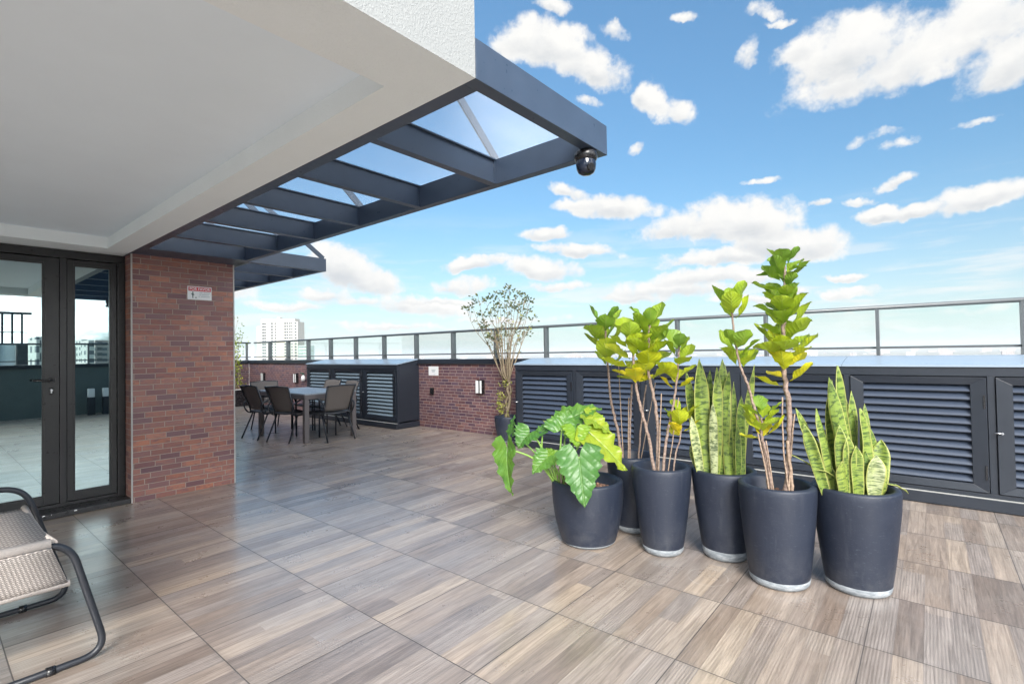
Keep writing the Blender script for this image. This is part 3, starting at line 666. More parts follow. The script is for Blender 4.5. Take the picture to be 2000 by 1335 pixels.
# outer frame
fr = MB(); fr.box(-1.13, 1.284, YD-.03, YD+.12, 2.215, 2.287); fr.box(1.225, 1.284, YD-.03, YD+.12, .046, 2.215); fr.box(-1.15, -1.09, YD-.03, YD+.12, .046, 2.215)
fr.box(-1.09, 1.225, YD-.02, YD+.12, .046, .075)
fr.box(.822, .868, YD-.022, YD+.11, .075, 2.215)
fr.build('door_frame', M['frame'], B, bevel=.003)
def leafdoor(name, x0, x1, sl, srt, z0=.08, z1=2.21, zb=.15, zt=2.165, handle=False):
    d = MB(); y0, y1 = YD-.012, YD+.05
    d.box(x0, x0+sl, y0, y1, z0, z1); d.box(x1-srt, x1, y0, y1, z0, z1); d.box(x0+sl, x1-srt, y0, y1, z0, zb); d.box(x0+sl, x1-srt, y0, y1, zt, z1)
    # glazing bead
    o = d.build(name, M['frame'], B, bevel=.0025)
    bd = MB(); bd.box(x0+sl, x0+sl+.012, y0+.008, y1-.01, zb, zt); bd.box(x1-srt-.012, x1-srt, y0+.008, y1-.01, zb, zt); bd.box(x0+sl+.012, x1-srt-.012, y0+.008, y1-.01, zb, zb+.012); bd.box(x0+sl+.012, x1-srt-.012, y0+.008, y1-.01, zt-.012, zt)
    bd.build('glazing_bead', M['frame'], o)
    g = MB(); g.box(x0+sl+.004, x1-srt-.004, YD+.012, YD+.02, zb+.004, zt-.004); g.build('pane', M['door_glass'], o)
    if handle:
        h = MB(); hx = x1-.052; h.tube([(hx, y0-.002, 1.147), (hx, y0-.012, 1.147)], .026, 20); h.tube(fillet([(hx, y0-.01, 1.147), (hx, y0-.055, 1.147), (hx-.125, y0-.06, 1.15)], .02), .0105, 10); h.build('handle', M['black'], o)
        k = MB(); k.box(hx-.014, hx+.014, y0-.008, y0-.001, 1.02, 1.085); k.build('lock_plate', M['black'], o, bevel=.005)
        k = MB(); k.tube([(hx, y0-.006, 1.06), (hx, y0-.013, 1.06)], .009, 12); k.box(hx-.004, hx+.004, y0-.012, y0-.007, 1.035, 1.06); k.build('lock_cylinder', M['steel'], o)
    return o
leafdoor('door', -.06, .82, .09, .098, handle=True)
leafdoor('door', -1.085, -.064, .09, .09)
leafdoor('side_light', .87, 1.222, .045, .040)
# small metal flashing between soffit and pergola
# ------------------------------------------------------------------ pergolas
def pergola(name, label, x0, x1, ys, ties, end_y, zt=2.437):
    t = thing(name, label, 'pergola', (x0, ys[0], ZS)); zb = 2.29; w_ = .055
    fm = MB(); fm.box(x0+.003, x1, ys[0], ys[0]+.06, zb, zt); fm.build('front_beam', M['metal_blue'], t, bevel=.002)
    om = MB(); om.box(x1-.055, x1-.001, ys[0]+.061, end_y, zb+.001, zt-.001); om.build('outer_beam', M['metal_blue'], t, bevel=.002)
    im = MB(); im.box(x0+.003, x0+.07, ys[0]+.061, end_y, zb+.001, zt-.001); im.build('wall_beam', M['metal_blue'], t, bevel=.002)
    for y in ys[1:]:
        b = MB(); b.box(x0+.071, x1-.056, y, y+.014, zb+.002, zt-.002); b.box(x0+.071, x1-.056, y-.018, y+.032, zb+.0015, zb+.008); b.box(x0+.071, x1-.056, y-.018, y+.032, zt-.008, zt-.0015)
        b.box(x1-.062, x1-.0565, y-.01, y+.024, zb+.01, zt-.01)
        b.build('cross_beam', M['metal_blue'], t)
    for (y, dx, dz_) in ties:
        b = MB(); b.bar((x1-.03, y, zt), (x1-.03-dx, y, zt+dz_), .05, .012, up=(0, 1, 0)); b.build('tie_bar', M['metal_blue'], t)
    if x0 < 2: MB().box(x0+.072, x1-.057, 5.34, 5.612, zb+.002, zt-.01).build('end_plate', M['metal_blue'], t)
    yy = [ys[0]+.03]+list(ys[1:])+[end_y]
    for a, c in zip(yy[:-1], yy[1:]):
        g = MB(); g.box(x0+.01, x1-.006, a+.004, c-.004, zt+.0015, zt+.0075); g.build('glass_panel', M['roof_glass'], t)
    return t
pergola('pergola', 'dark steel pergola with glass roof projecting from the stucco overhang towards the camera', XE, 2.212, [YF, 1.911, 2.585, 3.287, 3.943, 4.621, 5.30], [(1.911, .88, .77), (3.287, .88, .77), (4.621, .88, .77)], 5.615)
pergola('pergola', 'second dark pergola beyond the brick pillar, smaller in view', 2.175, 3.072, [5.352, 6.03, 6.70, 7.38, 8.06, 8.74], [(5.36, .84, .6), (6.71, .84, .6)], 9.4)
# ------------------------------------------------------------------ security camera
sc_ = thing('security_camera', 'small black dome security camera under the outer corner of the pergola', 'camera', (2.10, 1.262, 2.289))
c0 = (2.10, 1.262, 0)
b = MB(); b.lathe([(0, 2.2885), (.050, 2.2885), (.056, 2.28), (.058, 2.262), (.05, 2.244), (.047, 2.243)], c0, 28); b.build('mount', M['black'], sc_)
b = MB(); b.lathe([(.047, 2.243), (.049, 2.225), (.046, 2.203), (.038, 2.186), (.02, 2.176), (0, 2.174)], c0, 28)
mt, T, bb, o = mat('smoked dome'); bb.inputs['Base Color'].default_value = (.01, .015, .03, 1); bb.inputs['Roughness'].default_value = .06
b.build('dome', mt, sc_)
b = MB(); p0 = Vector((2.08, 1.232, 2.203)); dr = Vector((-.6, -.75, -.25)).normalized(); b.tube([p0+dr*.01, p0+dr*.028], .017, 16); b.build('lens', M['black'], sc_)

# ------------------------------------------------------------------ signs, lamps, outlet
def text_mesh(body, size, origin, right, up, nrm, mt, name, parent, ext=.0006):
    cu = bpy.data.curves.new(name, 'FONT'); cu.body = body; cu.size = size; cu.extrude = ext; cu.align_x = 'CENTER'; cu.align_y = 'CENTER'; cu.offset = size*.018
    tmp = bpy.data.objects.new('tmp', cu); COL.objects.link(tmp)
    dg = bpy.context.evaluated_depsgraph_get(); me = bpy.data.meshes.new_from_object(tmp.evaluated_get(dg)); bpy.data.objects.remove(tmp)
    M4 = Matrix((Vector(right), Vector(up), Vector(nrm))).transposed().to_4x4(); M4.translation = Vector(origin)
    me.transform(M4); off = Vector((0, 0, 0)); q = parent
    while q: off += q.location; q = q.parent
    me.transform(Matrix.Translation(-off)); me.materials.clear(); me.materials.append(mt); me.name = name
    o = bpy.data.objects.new(name, me); COL.objects.link(o); o.parent = parent; return o
YS = 5.62
sg = thing('sign', 'white sign with red POR FAVOR heading on the brick pillar', 'sign', (1.845, YS, 1.963))
b = MB(); b.box(1.737, 1.954, YS-.006, YS-.001, 1.897, 2.03); b.build('board', M['white'], sg, bevel=.0015)
red = painted('red print', (.55, .03, .05), .5, .05); ink = painted('dark print', (.03, .07, .07), .5, .05); grey = painted('grey print', (.30, .36, .38), .5, .05)
b = MB(); b.box(1.745, 1.946, YS-.0075, YS-.0061, 1.983, 2.022); b.build('red_heading', red, sg)
text_mesh('POR FAVOR', .034, (1.8455, YS-.0085, 2.0025), (1, 0, 0), (0, 0, 1), (0, -1, 0), M['white'], 'heading_text', sg)
b = MB(); y0, y1 = YS-.0075, YS-.0061; b.box(1.777, 1.790, y0, y1, 1.935, 1.962); b.box(1.7795, 1.7875, y0, y1, 1.912, 1.935); b.box(1.768, 1.777, y0, y1, 1.950, 1.957); b.box(1.790, 1.797, y0, y1, 1.944, 1.95)
b.prism([(0, 0)], 0, 0) if False else None
b.tube([(1.7835, y0, 1.969), (1.7835, y1, 1.969)], .006, 12); b.box(1.803, 1.818, y0, y1, 1.914, 1.922); b.build('pictogram', ink, sg)
b = MB()
for zz, segs in ((1.968, ((1.842, 1.875), (1.88, 1.935))), (1.949, ((1.842, 1.856), (1.862, 1.93))), (1.93, ((1.834, 1.85), (1.856, 1.94)))):
    for a, c in segs:
        x = a
        while x < c-.004: wq = random.uniform(.004, .007); b.box(x, x+wq, y0, y1, zz-.0035, zz+.0035); x += wq+.002
b.build('small_print', grey, sg)
# notice on the parapet
nt_ = thing('notice', 'small white notice high on the brick parapet beside the louvred cabinet', 'sign', (XW-.003, 6.78, 1.03))
p0 = onx(837, 715, XW-.006); p1 = onx(856, 733, XW-.006)
b = MB(); b.box(XW-.006, XW-.001, p1.y, p0.y, p1.z, p0.z); b.build('board', M['white'], nt_)
b = MB(); yc = (p0.y+p1.y)/2; zc = (p0.z+p1.z)/2
for k in range(3): b.box(XW-.0075, XW-.0061, yc-.06+k*.01, yc+.05-k*.006, zc+.014-k*.017, zc+.022-k*.017)
b.box(XW-.0075, XW-.0061, yc-.05, yc-.01, zc-.065, zc-.059); b.build('printed_lines', grey, nt_)
p = onx(845, 763, XW); ot = thing('outlet', 'small black weatherproof outlet on the brick parapet under the white notice', 'outlet', (XW, p.y, p.z))
b = MB(); b.box(XW-.03, XW-.001, p.y-.04, p.y+.04, p.z-.06, p.z+.06); b.build('box', M['black'], ot, bevel=.006)
b = MB(); b.box(XW-.036, XW-.0305, p.y-.034, p.y+.034, p.z-.045, p.z+.05); b.build('cover', M['black'], ot, bevel=.004)
def wall_lamp(label, x, y, grp='wall lamps on the brick parapet'):
    p = onx(x, y, XW); t = thing('wall_lamp', label, 'lamp', (XW, p.y, p.z), group=grp)
    w2, h2 = .075, .10
    b = MB(); b.box(XW-.022, XW-.001, p.y-w2, p.y+w2, p.z-h2-.012, p.z+h2+.012); b.box(XW-.062, XW-.022, p.y-.014, p.y+.004, p.z-h2-.004, p.z+h2+.004)
    b.box(XW-.062, XW-.022, p.y-w2, p.y-w2+.01, p.z-h2-.004, p.z+h2+.004); b.build('housing', M['black'], t)
    b = MB(); b.box(XW-.056, XW-.0225, p.y-w2+.011, p.y-.016, p.z-h2, p.z+h2); b.box(XW-.056, XW-.0225, p.y+.006, p.y+w2, p.z-h2, p.z+h2)
    b.build('diffuser', M['white'], t); return t
wall_lamp('black and white wall lamp beside the potted corner shrub', 940, 755)
wall_lamp('wall lamp nearest the three door cabinet, above a chair back', 580, 738)
wall_lamp('wall lamp beyond the table, left of the other far lamp', 516, 736)
# dispenser on wall
p = onx(592, 737, XW-.05); dp = thing('dispenser_bottle', 'small white spray bottle with dark green top on a wall bracket beside the far lamp', 'bottle', (p.x, p.y, p.z-.1))
b = MB(); b.lathe([(0, -.08), (.045, -.08), (.048, -.02), (.042, .03), (.02, .05), (.018, .06), (0, .06)], tuple(p), 18); b.build('body', M['white'], dp)
b = MB(); b.lathe([(0, .06), (.022, .06), (.022, .10), (0, .10)], tuple(p), 14); b.bar(p+Vector((0, .0, .105)), p+Vector((-.06, .03, .105)), .025, .02); b.build('spray_head', painted('dark green plastic', (.02, .08, .06), .4), dp)
b = MB(); b.box(p.x-.03, XW-.001, p.y-.03, p.y+.03, p.z-.09, p.z-.081); b.build('bracket', M['black'], dp)

# ------------------------------------------------------------------ leaves
def fig_prof(v): return max(0., math.sin(math.pi*min(1, v**1.25)))**.62*(.62+.38*min(1, v*1.5))
def strap_prof(v): return (.66+.34*math.sin(min(1, v*1.8)*math.pi/2))*(1. if v < .70 else max(0., 1-((v-.70)/.30)**1.9))
def oval_prof(v): return max(0., math.sin(math.pi*v))**.8
def leaf(mb, base, tip, face, width, prof, nv=9, nu=6, arch=.1, fold=.25, ruf=.06, fr=3., ph=None, notch=0., tint=.5, twist=0.):
    base = Vector(base); tip = Vector(tip); t = tip-base; L = t.length; t.normalize(); face = Vector(face)
    sd = t.cross(face)
    sd = sd.normalized() if sd.length > 1e-4 else t.orthogonal().normalized()
    n = sd.cross(t).normalized(); ph = random.uniform(0, 6.28) if ph is None else ph
    V = []; UV = []; Fc = []
    for i in range(nv+1):
        v = i/nv; hw = width/2*prof(v)
        c = base+t*(L*v)+n*(arch*L*4*v*(1-v))
        a = twist*v; s2 = sd*math.cos(a)+n*math.sin(a); n2 = n*math.cos(a)-sd*math.sin(a)
        for j in range(nu+1):
            u = -1+2*j/nu; q = hw*u
            dn = fold*abs(q)+ruf*width*(u*u)*math.sin(fr*6.28*v+ph+(1.7 if u > 0 else 0))
            jit = 1+notch*math.sin(fr*6.28*v*1.9+ph)*abs(u)
            V.append(c+s2*(q*jit)+n2*dn); UV.append(((u+1)/2, v))
    for i in range(nv):
        for j in range(nu):
            a = i*(nu+1)+j; Fc.append((a, a+1, a+nu+2, a+nu+1))
    mb.t = max(.001, tint); mb.add(V, Fc, UV, 0, True); mb.t = 0.
def heart(mb, attach, tip, face, width, tint=.4, arch=.06, ruf=.05, seed=0, fold=.18, droop=0.):
    # large lobed philodendron leaf, two halves meeting at the midrib, basal lobes behind the attachment
    attach = Vector(attach); tip = Vector(tip); t = tip-attach; L = t.length; t.normalize(); face = Vector(face)
    sd = t.cross(face).normalized(); n = sd.cross(t).normalized(); rr = random.Random(seed)
    keys = [(-.30, .0, .34), (-.27, .66, .30), (-.18, .90, .14), (-.06, 1., .04), (.06, .98, 0), (.22, .86, 0), (.40, .70, 0), (.58, .53, 0), (.74, .36, 0), (.88, .19, 0), (1., .0, 0)]
    def interp(v):
        for (a, wa, ia), (b_, wb, ib) in zip(keys[:-1], keys[1:]):
            if v <= b_+1e-9:
                k = (v-a)/(b_-a); return wa+(wb-wa)*k, ia+(ib-ia)*k
        return 0, 0
    nv, nu = 26, 7
    for side in (-1, 1):
        V = []; UV = []; Fc = []; ph = rr.uniform(0, 6)
        for i in range(nv+1):
            v = -.30+1.30*i/nv; wv_, iv = interp(v); wv_ = max(wv_, iv)
            sc_ = 1+.10*math.sin(v*33+ph)*(1 if v < .85 else .3)
            for j in range(nu+1):
                k = j/nu; u = iv+(wv_*sc_-iv)*k if v < .05 else wv_*sc_*k
                q = width/2*u
                sag = arch*L*(1-(2*max(v, 0)-1)**2) - droop*L*max(0, v)**2
                up_ = fold*q + ruf*width*(k**2)*math.sin(v*19+ph) + .022*width*math.sin((v-.42*u)*40)*min(1, k*3)*(1-k*.3)
                p = attach+t*(L*v - (k*k)*.05*L*0)+sd*(side*q)+n*(sag+up_)
                V.append(p); UV.append((.5+.5*side*min(1, u), (v+.3)/1.3))
        for i in range(nv):
            for j in range(nu):
                a = i*(nu+1)+j; f = (a, a+1, a+nu+2, a+nu+1); Fc.append(f if side > 0 else f[::-1])
        mb.t = max(.001, tint); mb.add(V, Fc, UV, 0, True); mb.t = 0.

# ------------------------------------------------------------------ pots
def pot(t, x, y, rr, br, H, seed, foot=.045, bulge=.0):
    prof = [(0, .002), (br*.93, .002), (br, .012)]; z = foot
    def rad(z):
        k = z/H; return br+(rr-br)*(1-(1-min(1, k*1.06))**(1.32+bulge))
    prof2 = [(rad(foot), foot)]
    for i in range(1, 19):
        k = i/18; zz = foot+(H-.012-foot)*k; prof2.append((rad(zz)*(1-.012*max(0, k-.9)*10*.4), zz))
    prof2 += [(rr-.004, H-.004), (rr-.012, H), (rr-.028, H), (rr-.036, H-.006), (rr-.040, H-.02), (rr-.047, H-.03), (rr-.05, H-.12), (rr-.06, H-.13)]
    b = MB(); b.lathe(prof2, (x, y, 0), 56, wob=.006, seed=seed); p = b.build('pot', M['pot'], t)
    b = MB(); b.lathe(prof+[(rad(.02)+.0005, .02), (rad(foot)+.0008, foot+.001), (rad(foot)-.004, foot+.0015)], (x, y, 0), 56, wob=.012, seed=seed+3); b.build('bare_foot', M['potbase'], p)
    b = MB(); b.disc((x, y, H-.075), rr-.046, bump=.012, seed=seed)
    for k in range(46):
        a = random.uniform(0, 6.28); r = math.sqrt(random.random())*(rr-.07); q = random.uniform(.006, .013)
        b.lathe([(0, -q), (q*.8, -q*.5), (q, 0), (q*.8, q*.5), (0, q*.8)], (x+r*math.cos(a), y+r*math.sin(a), H-.068), 7)
    b.build('soil', M['soil'], t); return H
def crown(parent, pts, n, L, t0, t1, seed, spread=1., name='foliage', open_=.75):
    # big leaves in a rising spiral around the stem line pts (bottom to top)
    rr = random.Random(seed); b = MB(); P = bez(pts, 8); a = rr.uniform(0, 6.28)
    n = max(6, int(n*1.08))
    for i in range(n):
        k = i/(n-1) if n > 1 else 0; p = P[int(k*(len(P)-1))]; a += 2.399+rr.uniform(-.3, .3)
        o = Vector((math.cos(a), math.sin(a), 0)); up_ = open_*1.25+rr.uniform(-.6, .5)+.6*k
        ll = L*1.25*rr.uniform(.72, 1.12)*(1-.25*abs(k-.45)); d = (o*spread+Z*up_).normalized()
        s = p+o*.012+d*.012; tint = t0+(t1-t0)*k+rr.uniform(-.1, .1)
        leaf(b, s, s+d*ll, (Z*.6-o*.9), ll*rr.uniform(.68, .86), fig_prof, 10, 8, arch=rr.uniform(-.14, .02), fold=.35, ruf=.055, fr=rr.uniform(1.5, 2.6), notch=.05, tint=tint)
    return b.build(name, M['fig'], parent)
def stem(t, pts, r0, r1, mt='bark', name='stem', seed=0):
    P = bez(pts, 7); rr = random.Random(seed); n = len(P)
    r0, r1 = r0*.82, r1*.82; P = [p+Vector((rr.uniform(-1, 1), rr.uniform(-1, 1), 0))*r0*.3 if 0 < i < n-1 else p for i, p in enumerate(P)]
    b = MB(); b.tube(P, [r0+(r1-r0)*i/(n-1)*1. for i in range(n)], 8); return b.build(name, M[mt], t)
def A(x, y, D_, dd=0.): return atd(x, y, D_+dd)

# --- fiddle leaf fig behind the philodendron
G2 = 'fiddle leaf figs in tall slate pots'
x, y, D2 = 3.428, 1.715, 3.70; t = thing('potted_fig', 'rearmost fig with one green leaf tuft and several bare sticks', 'potted plant', (x, y, 0), group=G2)
pot(t, x, y, .188, .128, .548, 1)
s = stem(t, [A(1216, 903, D2), A(1205, 835, D2), A(1193, 780, D2), A(1187, 713, D2), A(1183, 660, D2), A(1182, 625, D2)], .014, .008, seed=1)
crown(s, [A(1188, 716, D2), A(1184, 680, D2), A(1181, 655, D2), A(1182, 630, D2)], 13, .16, .62, .32, 11, open_=.55)
for pts, r in (([(1218, 903), (1207.6, 706)], .005), ([(1229.7, 905), (1231, 820), (1233.8, 750)], .011), ([(1227, 905), (1228, 776)], .006), ([(1247, 903), (1252, 830), (1262, 752)], .009), ([(1250, 905), (1280, 747)], .004)):
    stem(t, [A(px_, py_, D2+.02) for px_, py_ in pts], r, r*.8, 'bark' if r > .008 else 'stake', 'stake' if r < .008 else 'stem', seed=int(r*1000))
# --- three stemmed fig
x, y, D3 = 3.167, 1.380, 3.29; t = thing('potted_fig', 'fig with several leaning stems and bright yellow lower leaves', 'potted plant', (x, y, 0), group=G2)
pot(t, x, y, .190, .124, .558, 2)
s = stem(t, [A(1279, 930, D3), A(1266, 850, D3), A(1252, 800, D3), A(1242, 752, D3), A(1236, 690, D3), A(1232, 655, D3)], .014, .009, seed=4)
crown(s, [A(1243, 748, D3), A(1238, 715, D3), A(1234, 680, D3), A(1233, 660, D3)], 15, .165, .98, .45, 21, open_=.5)
s = stem(t, [A(1285, 930, D3, .03), A(1284, 830, D3, .03), A(1277, 775, D3, .03), A(1266, 715, D3, .03), A(1268, 650, D3, .03), A(1268, 625, D3, .03)], .015, .009, seed=5)
crown(s, [A(1269, 742, D3, .03), A(1268, 700, D3, .03), A(1268, 660, D3, .03), A(1269, 630, D3, .03)], 18, .155, .80, .35, 22, open_=.55)
s = stem(t, [A(1294, 930, D3, -.02), A(1303, 850, D3, -.02), A(1313, 800, D3, -.02), A(1320, 760, D3, -.02), A(1325, 700, D3, -.02), A(1326, 675, D3, -.02)], .012, .007, seed=6)
crown(s, [A(1320, 760, D3, -.02), A(1322, 735, D3, -.02), A(1325, 700, D3, -.02), A(1326, 680, D3, -.02)], 12, .14, 1., .30, 23, open_=.5)
s = stem(t, [A(1314, 930, D3, -.05), A(1320, 885, D3, -.05), A(1329, 852, D3, -.05), A(1331, 810, D3, -.05)], .007, .005, seed=7)
crown(s, [A(1329, 853, D3, -.05), A(1331, 832, D3, -.05), A(1332, 808, D3, -.05)], 9, .105, 1., .55, 24, open_=.6)
for pts, r in (([(1286, 930), (1291.7, 768)], .005), ([(1303.6, 930), (1325.6, 776)], .005)):
    stem(t, [A(px_, py_, D3+.0) for px_, py_ in pts], r, r*.8, 'stake', 'stake', seed=3)
# --- tallest fig
x, y, D5 = 3.152, .688, 2.84; t = thing('potted_fig', 'tallest fig, its leafy column rising well above the railing', 'potted plant', (x, y, 0), group=G2)
pot(t, x, y, .201, .150, .554, 5)
s = stem(t, [A(1536, 965, D5), A(1540, 900, D5), A(1543, 815, D5), A(1535, 752, D5), A(1531, 700, D5), A(1530, 640, D5), A(1532, 580, D5), A(1533, 520, D5)], .021, .010, seed=8)
crown(s, [A(1536, 754, D5), A(1534, 715, D5), A(1533, 690, D5)], 9, .145, 1., .75, 31, name='yellow_foliage', open_=.45)
crown(s, [A(1534, 690, D5), A(1531, 660, D5), A(1530, 620, D5), A(1530, 600, D5)], 20, .15, .62, .42, 32, open_=.5)
crown(s, [A(1530, 600, D5), A(1532, 560, D5), A(1533, 540, D5)], 13, .115, .42, .30, 33, open_=.5)
crown(s, [A(1533, 535, D5), A(1533, 520, D5), A(1534, 512, D5)], 8, .115, .36, .28, 34, open_=.3)
for pts, r in (([(1541, 960), (1530, 877), (1528, 775)], .006), ([(1541, 960), (1545, 880), (1552, 808)], .006), ([(1548, 962), (1545, 930), (1538, 860)], .012)):
    stem(t, [A(px_, py_, D5-.02) for px_, py_ in pts], r, r*.8, 'stake', 'stake', seed=9)
s = stem(t, [A(1503, 965, D5, .02), A(1495, 900, D5, .02), A(1488, 852, D5, .02), A(1474, 800, D5, .02), A(1459, 748, D5, .02), A(1446, 715, D5, .02), A(1434, 655, D5, .02), A(1430, 615, D5, .02), A(1428, 592, D5, .02)], .012, .006, seed=10)
crown(s, [A(1447, 718, D5, .02), A(1441, 695, D5, .02), A(1437, 672, D5, .02)], 10, .125, .62, .35, 35, open_=.55)
crown(s, [A(1431, 625, D5, .02), A(1429, 608, D5, .02), A(1429, 596, D5, .02)], 7, .12, .55, .35, 36, open_=.8, spread=.8)
s = stem(t, [A(1508, 965, D5, -.03), A(1499, 890, D5, -.03), A(1488, 855, D5, -.03), A(1488, 815, D5, -.03)], .013, .007, seed=12)
crown(s, [A(1488, 856, D5, -.03), A(1489, 830, D5, -.03), A(1491, 805, D5, -.03)], 12, .115, .9, .4, 37, open_=.5)
for pts, r in (([(1503, 962), (1492, 900), (1480, 845)], .006), ([(1512, 962), (1496, 860)], .005)):
    stem(t, [A(px_, py_, D5-.04) for px_, py_ in pts], r, r*.8, 'stake', 'stake', seed=13)
# --- snake plants
def snake(t, D_, cx, leaves, seed):
    rr = random.Random(seed)
    for (tx, ty, bx_, by_, wpx, tint, dd) in leaves:
        b = MB(); base = A(bx_, by_, D_, dd); tip = A(tx, ty, D_, dd*1.3); w_ = wpx/FPX*D_*1.42
        leaf(b, base, tip, (-FW.x+rr.uniform(-.5, .5), -FW.y+rr.uniform(-.5, .5), .1), w_, strap_prof, 18, 6, arch=rr.uniform(-.035, .035), fold=rr.choice((.35, .5, -.35)), ruf=.05, fr=1.6, tint=tint, twist=rr.uniform(-.35, .35))
        b.build('leaf', M['snake'], t, solid=.003)
x, y, D4 = 3.338, 1.033, 3.20; t = thing('potted_snake_plant', 'snake plant with tall straight upright blades in a slate pot with a wide white foot', 'potted plant', (x, y, 0), group='snake plants in slate pots')
pot(t, x, y, .196, .134, .550, 4, foot=.062)
snake(t, D4, 1415, [(1366, 700, 1378, 945, 21, .55, 0), (1387, 722, 1383, 945, 16, .5, .03), (1411, 700, 1405, 945, 20, .55, .02), (1400, 717, 1396, 945, 15, .6, -.02), (1424, 725, 1427, 945, 17, .5, -.03), (1417, 712, 1414, 945, 15, .45, .04),
  (1448, 772, 1450, 940, 12, .35, .0), (1340, 724, 1374, 940, 13, .5, .05), (1350, 812, 1372, 945, 12, .95, -.03), (1392, 785, 1396, 945, 12, 1., -.05), (1474, 712, 1446, 935, 14, .75, .08), (1433, 745, 1438, 945, 12, .5, .05), (1347, 870, 1378, 945, 10, .9, .06), (1440, 830, 1441, 942, 8, .3, -.05), (1380, 760, 1390, 945, 12, .3, .07)], 41)
x, y, D6 = 3.331, .335, 2.75; t = thing('potted_snake_plant', 'bushy banded snake plant with leaning blades in the rightmost slate pot', 'potted plant', (x, y, 0), group='snake plants in slate pots')
pot(t, x, y, .208, .150, .552, 6)
snake(t, D6, 1670, [(1635, 714, 1660, 975, 27, .5, .0), (1619, 735, 1672, 980, 17, .45, -.03), (1663, 763, 1666, 975, 13, .5, .05), (1616, 778, 1640, 970, 19, .5, .04), (1595, 797, 1634, 972, 20, .55, -.02), (1554, 797, 1620, 970, 14, .6, .05),
  (1570, 826, 1616, 972, 15, .5, -.03), (1584, 845, 1625, 972, 16, .55, .03), (1640, 830, 1650, 975, 16, .5, -.06), (1657, 850, 1662, 978, 16, .6, -.07), (1680, 797, 1690, 975, 27, .6, .0), (1689, 788, 1692, 972, 13, .4, .06), (1702, 838, 1702, 972, 16, .45, .05),
  (1721, 858, 1713, 972, 23, .6, .03), (1712, 888, 1705, 980, 24, .98, -.06), (1727, 925, 1722, 972, 15, .8, -.03), (1600, 870, 1630, 972, 14, .3, .08), (1648, 770, 1655, 970, 16, .35, .09), (1672, 870, 1676, 978, 16, .55, -.08), (1645, 900, 1652, 978, 15, .7, -.09), (1625, 740, 1640, 960, 10, .3, .1), (1612, 900, 1632, 972, 15, .5, .0), (1690, 880, 1694, 978, 14, .35, -.04), (1665, 800, 1672, 975, 18, .4, .02)], 42)
b = MB(); pts = [A(1718, 950, D6, 0), A(1735, 920, D6, 0), A(1775, 962, D6, -.02)]
leaf(b, A(1716, 945, D6), A(1775, 963, D6, -.03), (0, 0, 1), .045, oval_prof, 12, 4, arch=.12, fold=.3, tint=.8); b.build('leaf', M['snake'], t, solid=.003)
b = MB(); leaf(b, A(1618, 960, D6), A(1546, 888, D6, .03), (0, 0, 1), .035, oval_prof, 14, 4, arch=.12, fold=.3, tint=.45); b.build('leaf', M['snake'], t, solid=.003)
b = MB(); leaf(b, A(1645, 962, D6, -.05), A(1596, 916, D6, -.06), (0, 0, 1), .03, oval_prof, 12, 4, arch=.16, fold=.3, tint=.5); b.build('leaf', M['snake'], t, solid=.003)
# --- philodendron
x, y, D1 = 3.018, 1.858, 3.48; t = thing('potted_philodendron', 'low philodendron with huge drooping ruffled leaves in the squat round slate pot', 'potted plant', (x, y, 0))
pot(t, x, y, .246, .180, .428, 8, foot=.022, bulge=.9)
def phl(att, tip, face, wpx, dA=0., dT=0., tint=.4, arch=.05, seed=0, droop=0., fold=.18, base=(1095, 955), mid=None, ruf=.05):
    a = A(*att, D1, dA); tp = A(*tip, D1, dT); b = MB(); w_ = wpx/FPX*D1
    fc = RT*face[0]+UP*face[1]-FW*face[2]
    heart(b, a, tp, fc, w_, tint, arch, ruf, seed, fold, droop); o = b.build('leaf', M['philo'], t)
    bs = A(*base, D1, 0.); md = A(*mid, D1, (dA)*.6) if mid else (bs+a)/2+Z*.05
    b = MB(); b.tube(bez([bs, md, a], 8), [.009-.004*i/16 for i in range(17)], 8); b.build('petiole', M['petiole'], o)
phl((1131, 893), (1142, 991), (-.1, .1, 1), 84, -.27, -.37, .30, .05, 1, mid=(1120, 905), fold=.12)
phl((1108, 822), (1176, 797), (.1, .9, .45), 70, .10, .14, .42, .10, 2, mid=(1102, 870))
phl((1097, 838), (1112, 798), (-.1, .3, .9), 72, -.04, .03, .40, -.10, 3, mid=(1094, 890))
phl((1152, 846), (1222, 920), (.45, .55, .75), 84, -.02, -.06, .82, .05, 4, mid=(1118, 890), ruf=.07)
phl((1124, 838), (1126, 873), (.1, .3, .9), 56, -.07, -.12, .66, .04, 5, mid=(1105, 890), fold=.3)
phl((991, 876), (1001, 968), (-.7, .1, .75), 58, -.1, -.12, .45, .06, 6, mid=(1045, 897), fold=.35, base=(1090, 950))
phl((1000, 843), (1006, 810), (-.8, .2, .4), 34, .10, .12, .30, .05, 7, mid=(1050, 890), base=(1085, 950))
phl((1034, 846), (1012, 877), (-.5, .4, .8), 60, -.02, -.06, .35, .12, 8, mid=(1056, 870), base=(1088, 950), fold=.35)
phl((1060, 842), (1092, 826), (-.2, .9, .35), 34, .02, .04, .34, .08, 9, mid=(1060, 890), base=(1085, 950))
phl((1068, 893), (1040, 926), (-.3, .55, .8), 52, -.08, -.14, .42, .05, 10, mid=(1080, 915), base=(1092, 955))
phl((1078, 893), (1066, 874), (-.2, .5, .85), 40, .0, .0, .6, .02, 12, mid=(1086, 920), base=(1092, 955))
phl((1150, 815), (1196, 850), (.5, .6, .5), 60, .05, .02, .75, .05, 13, mid=(1115, 880))
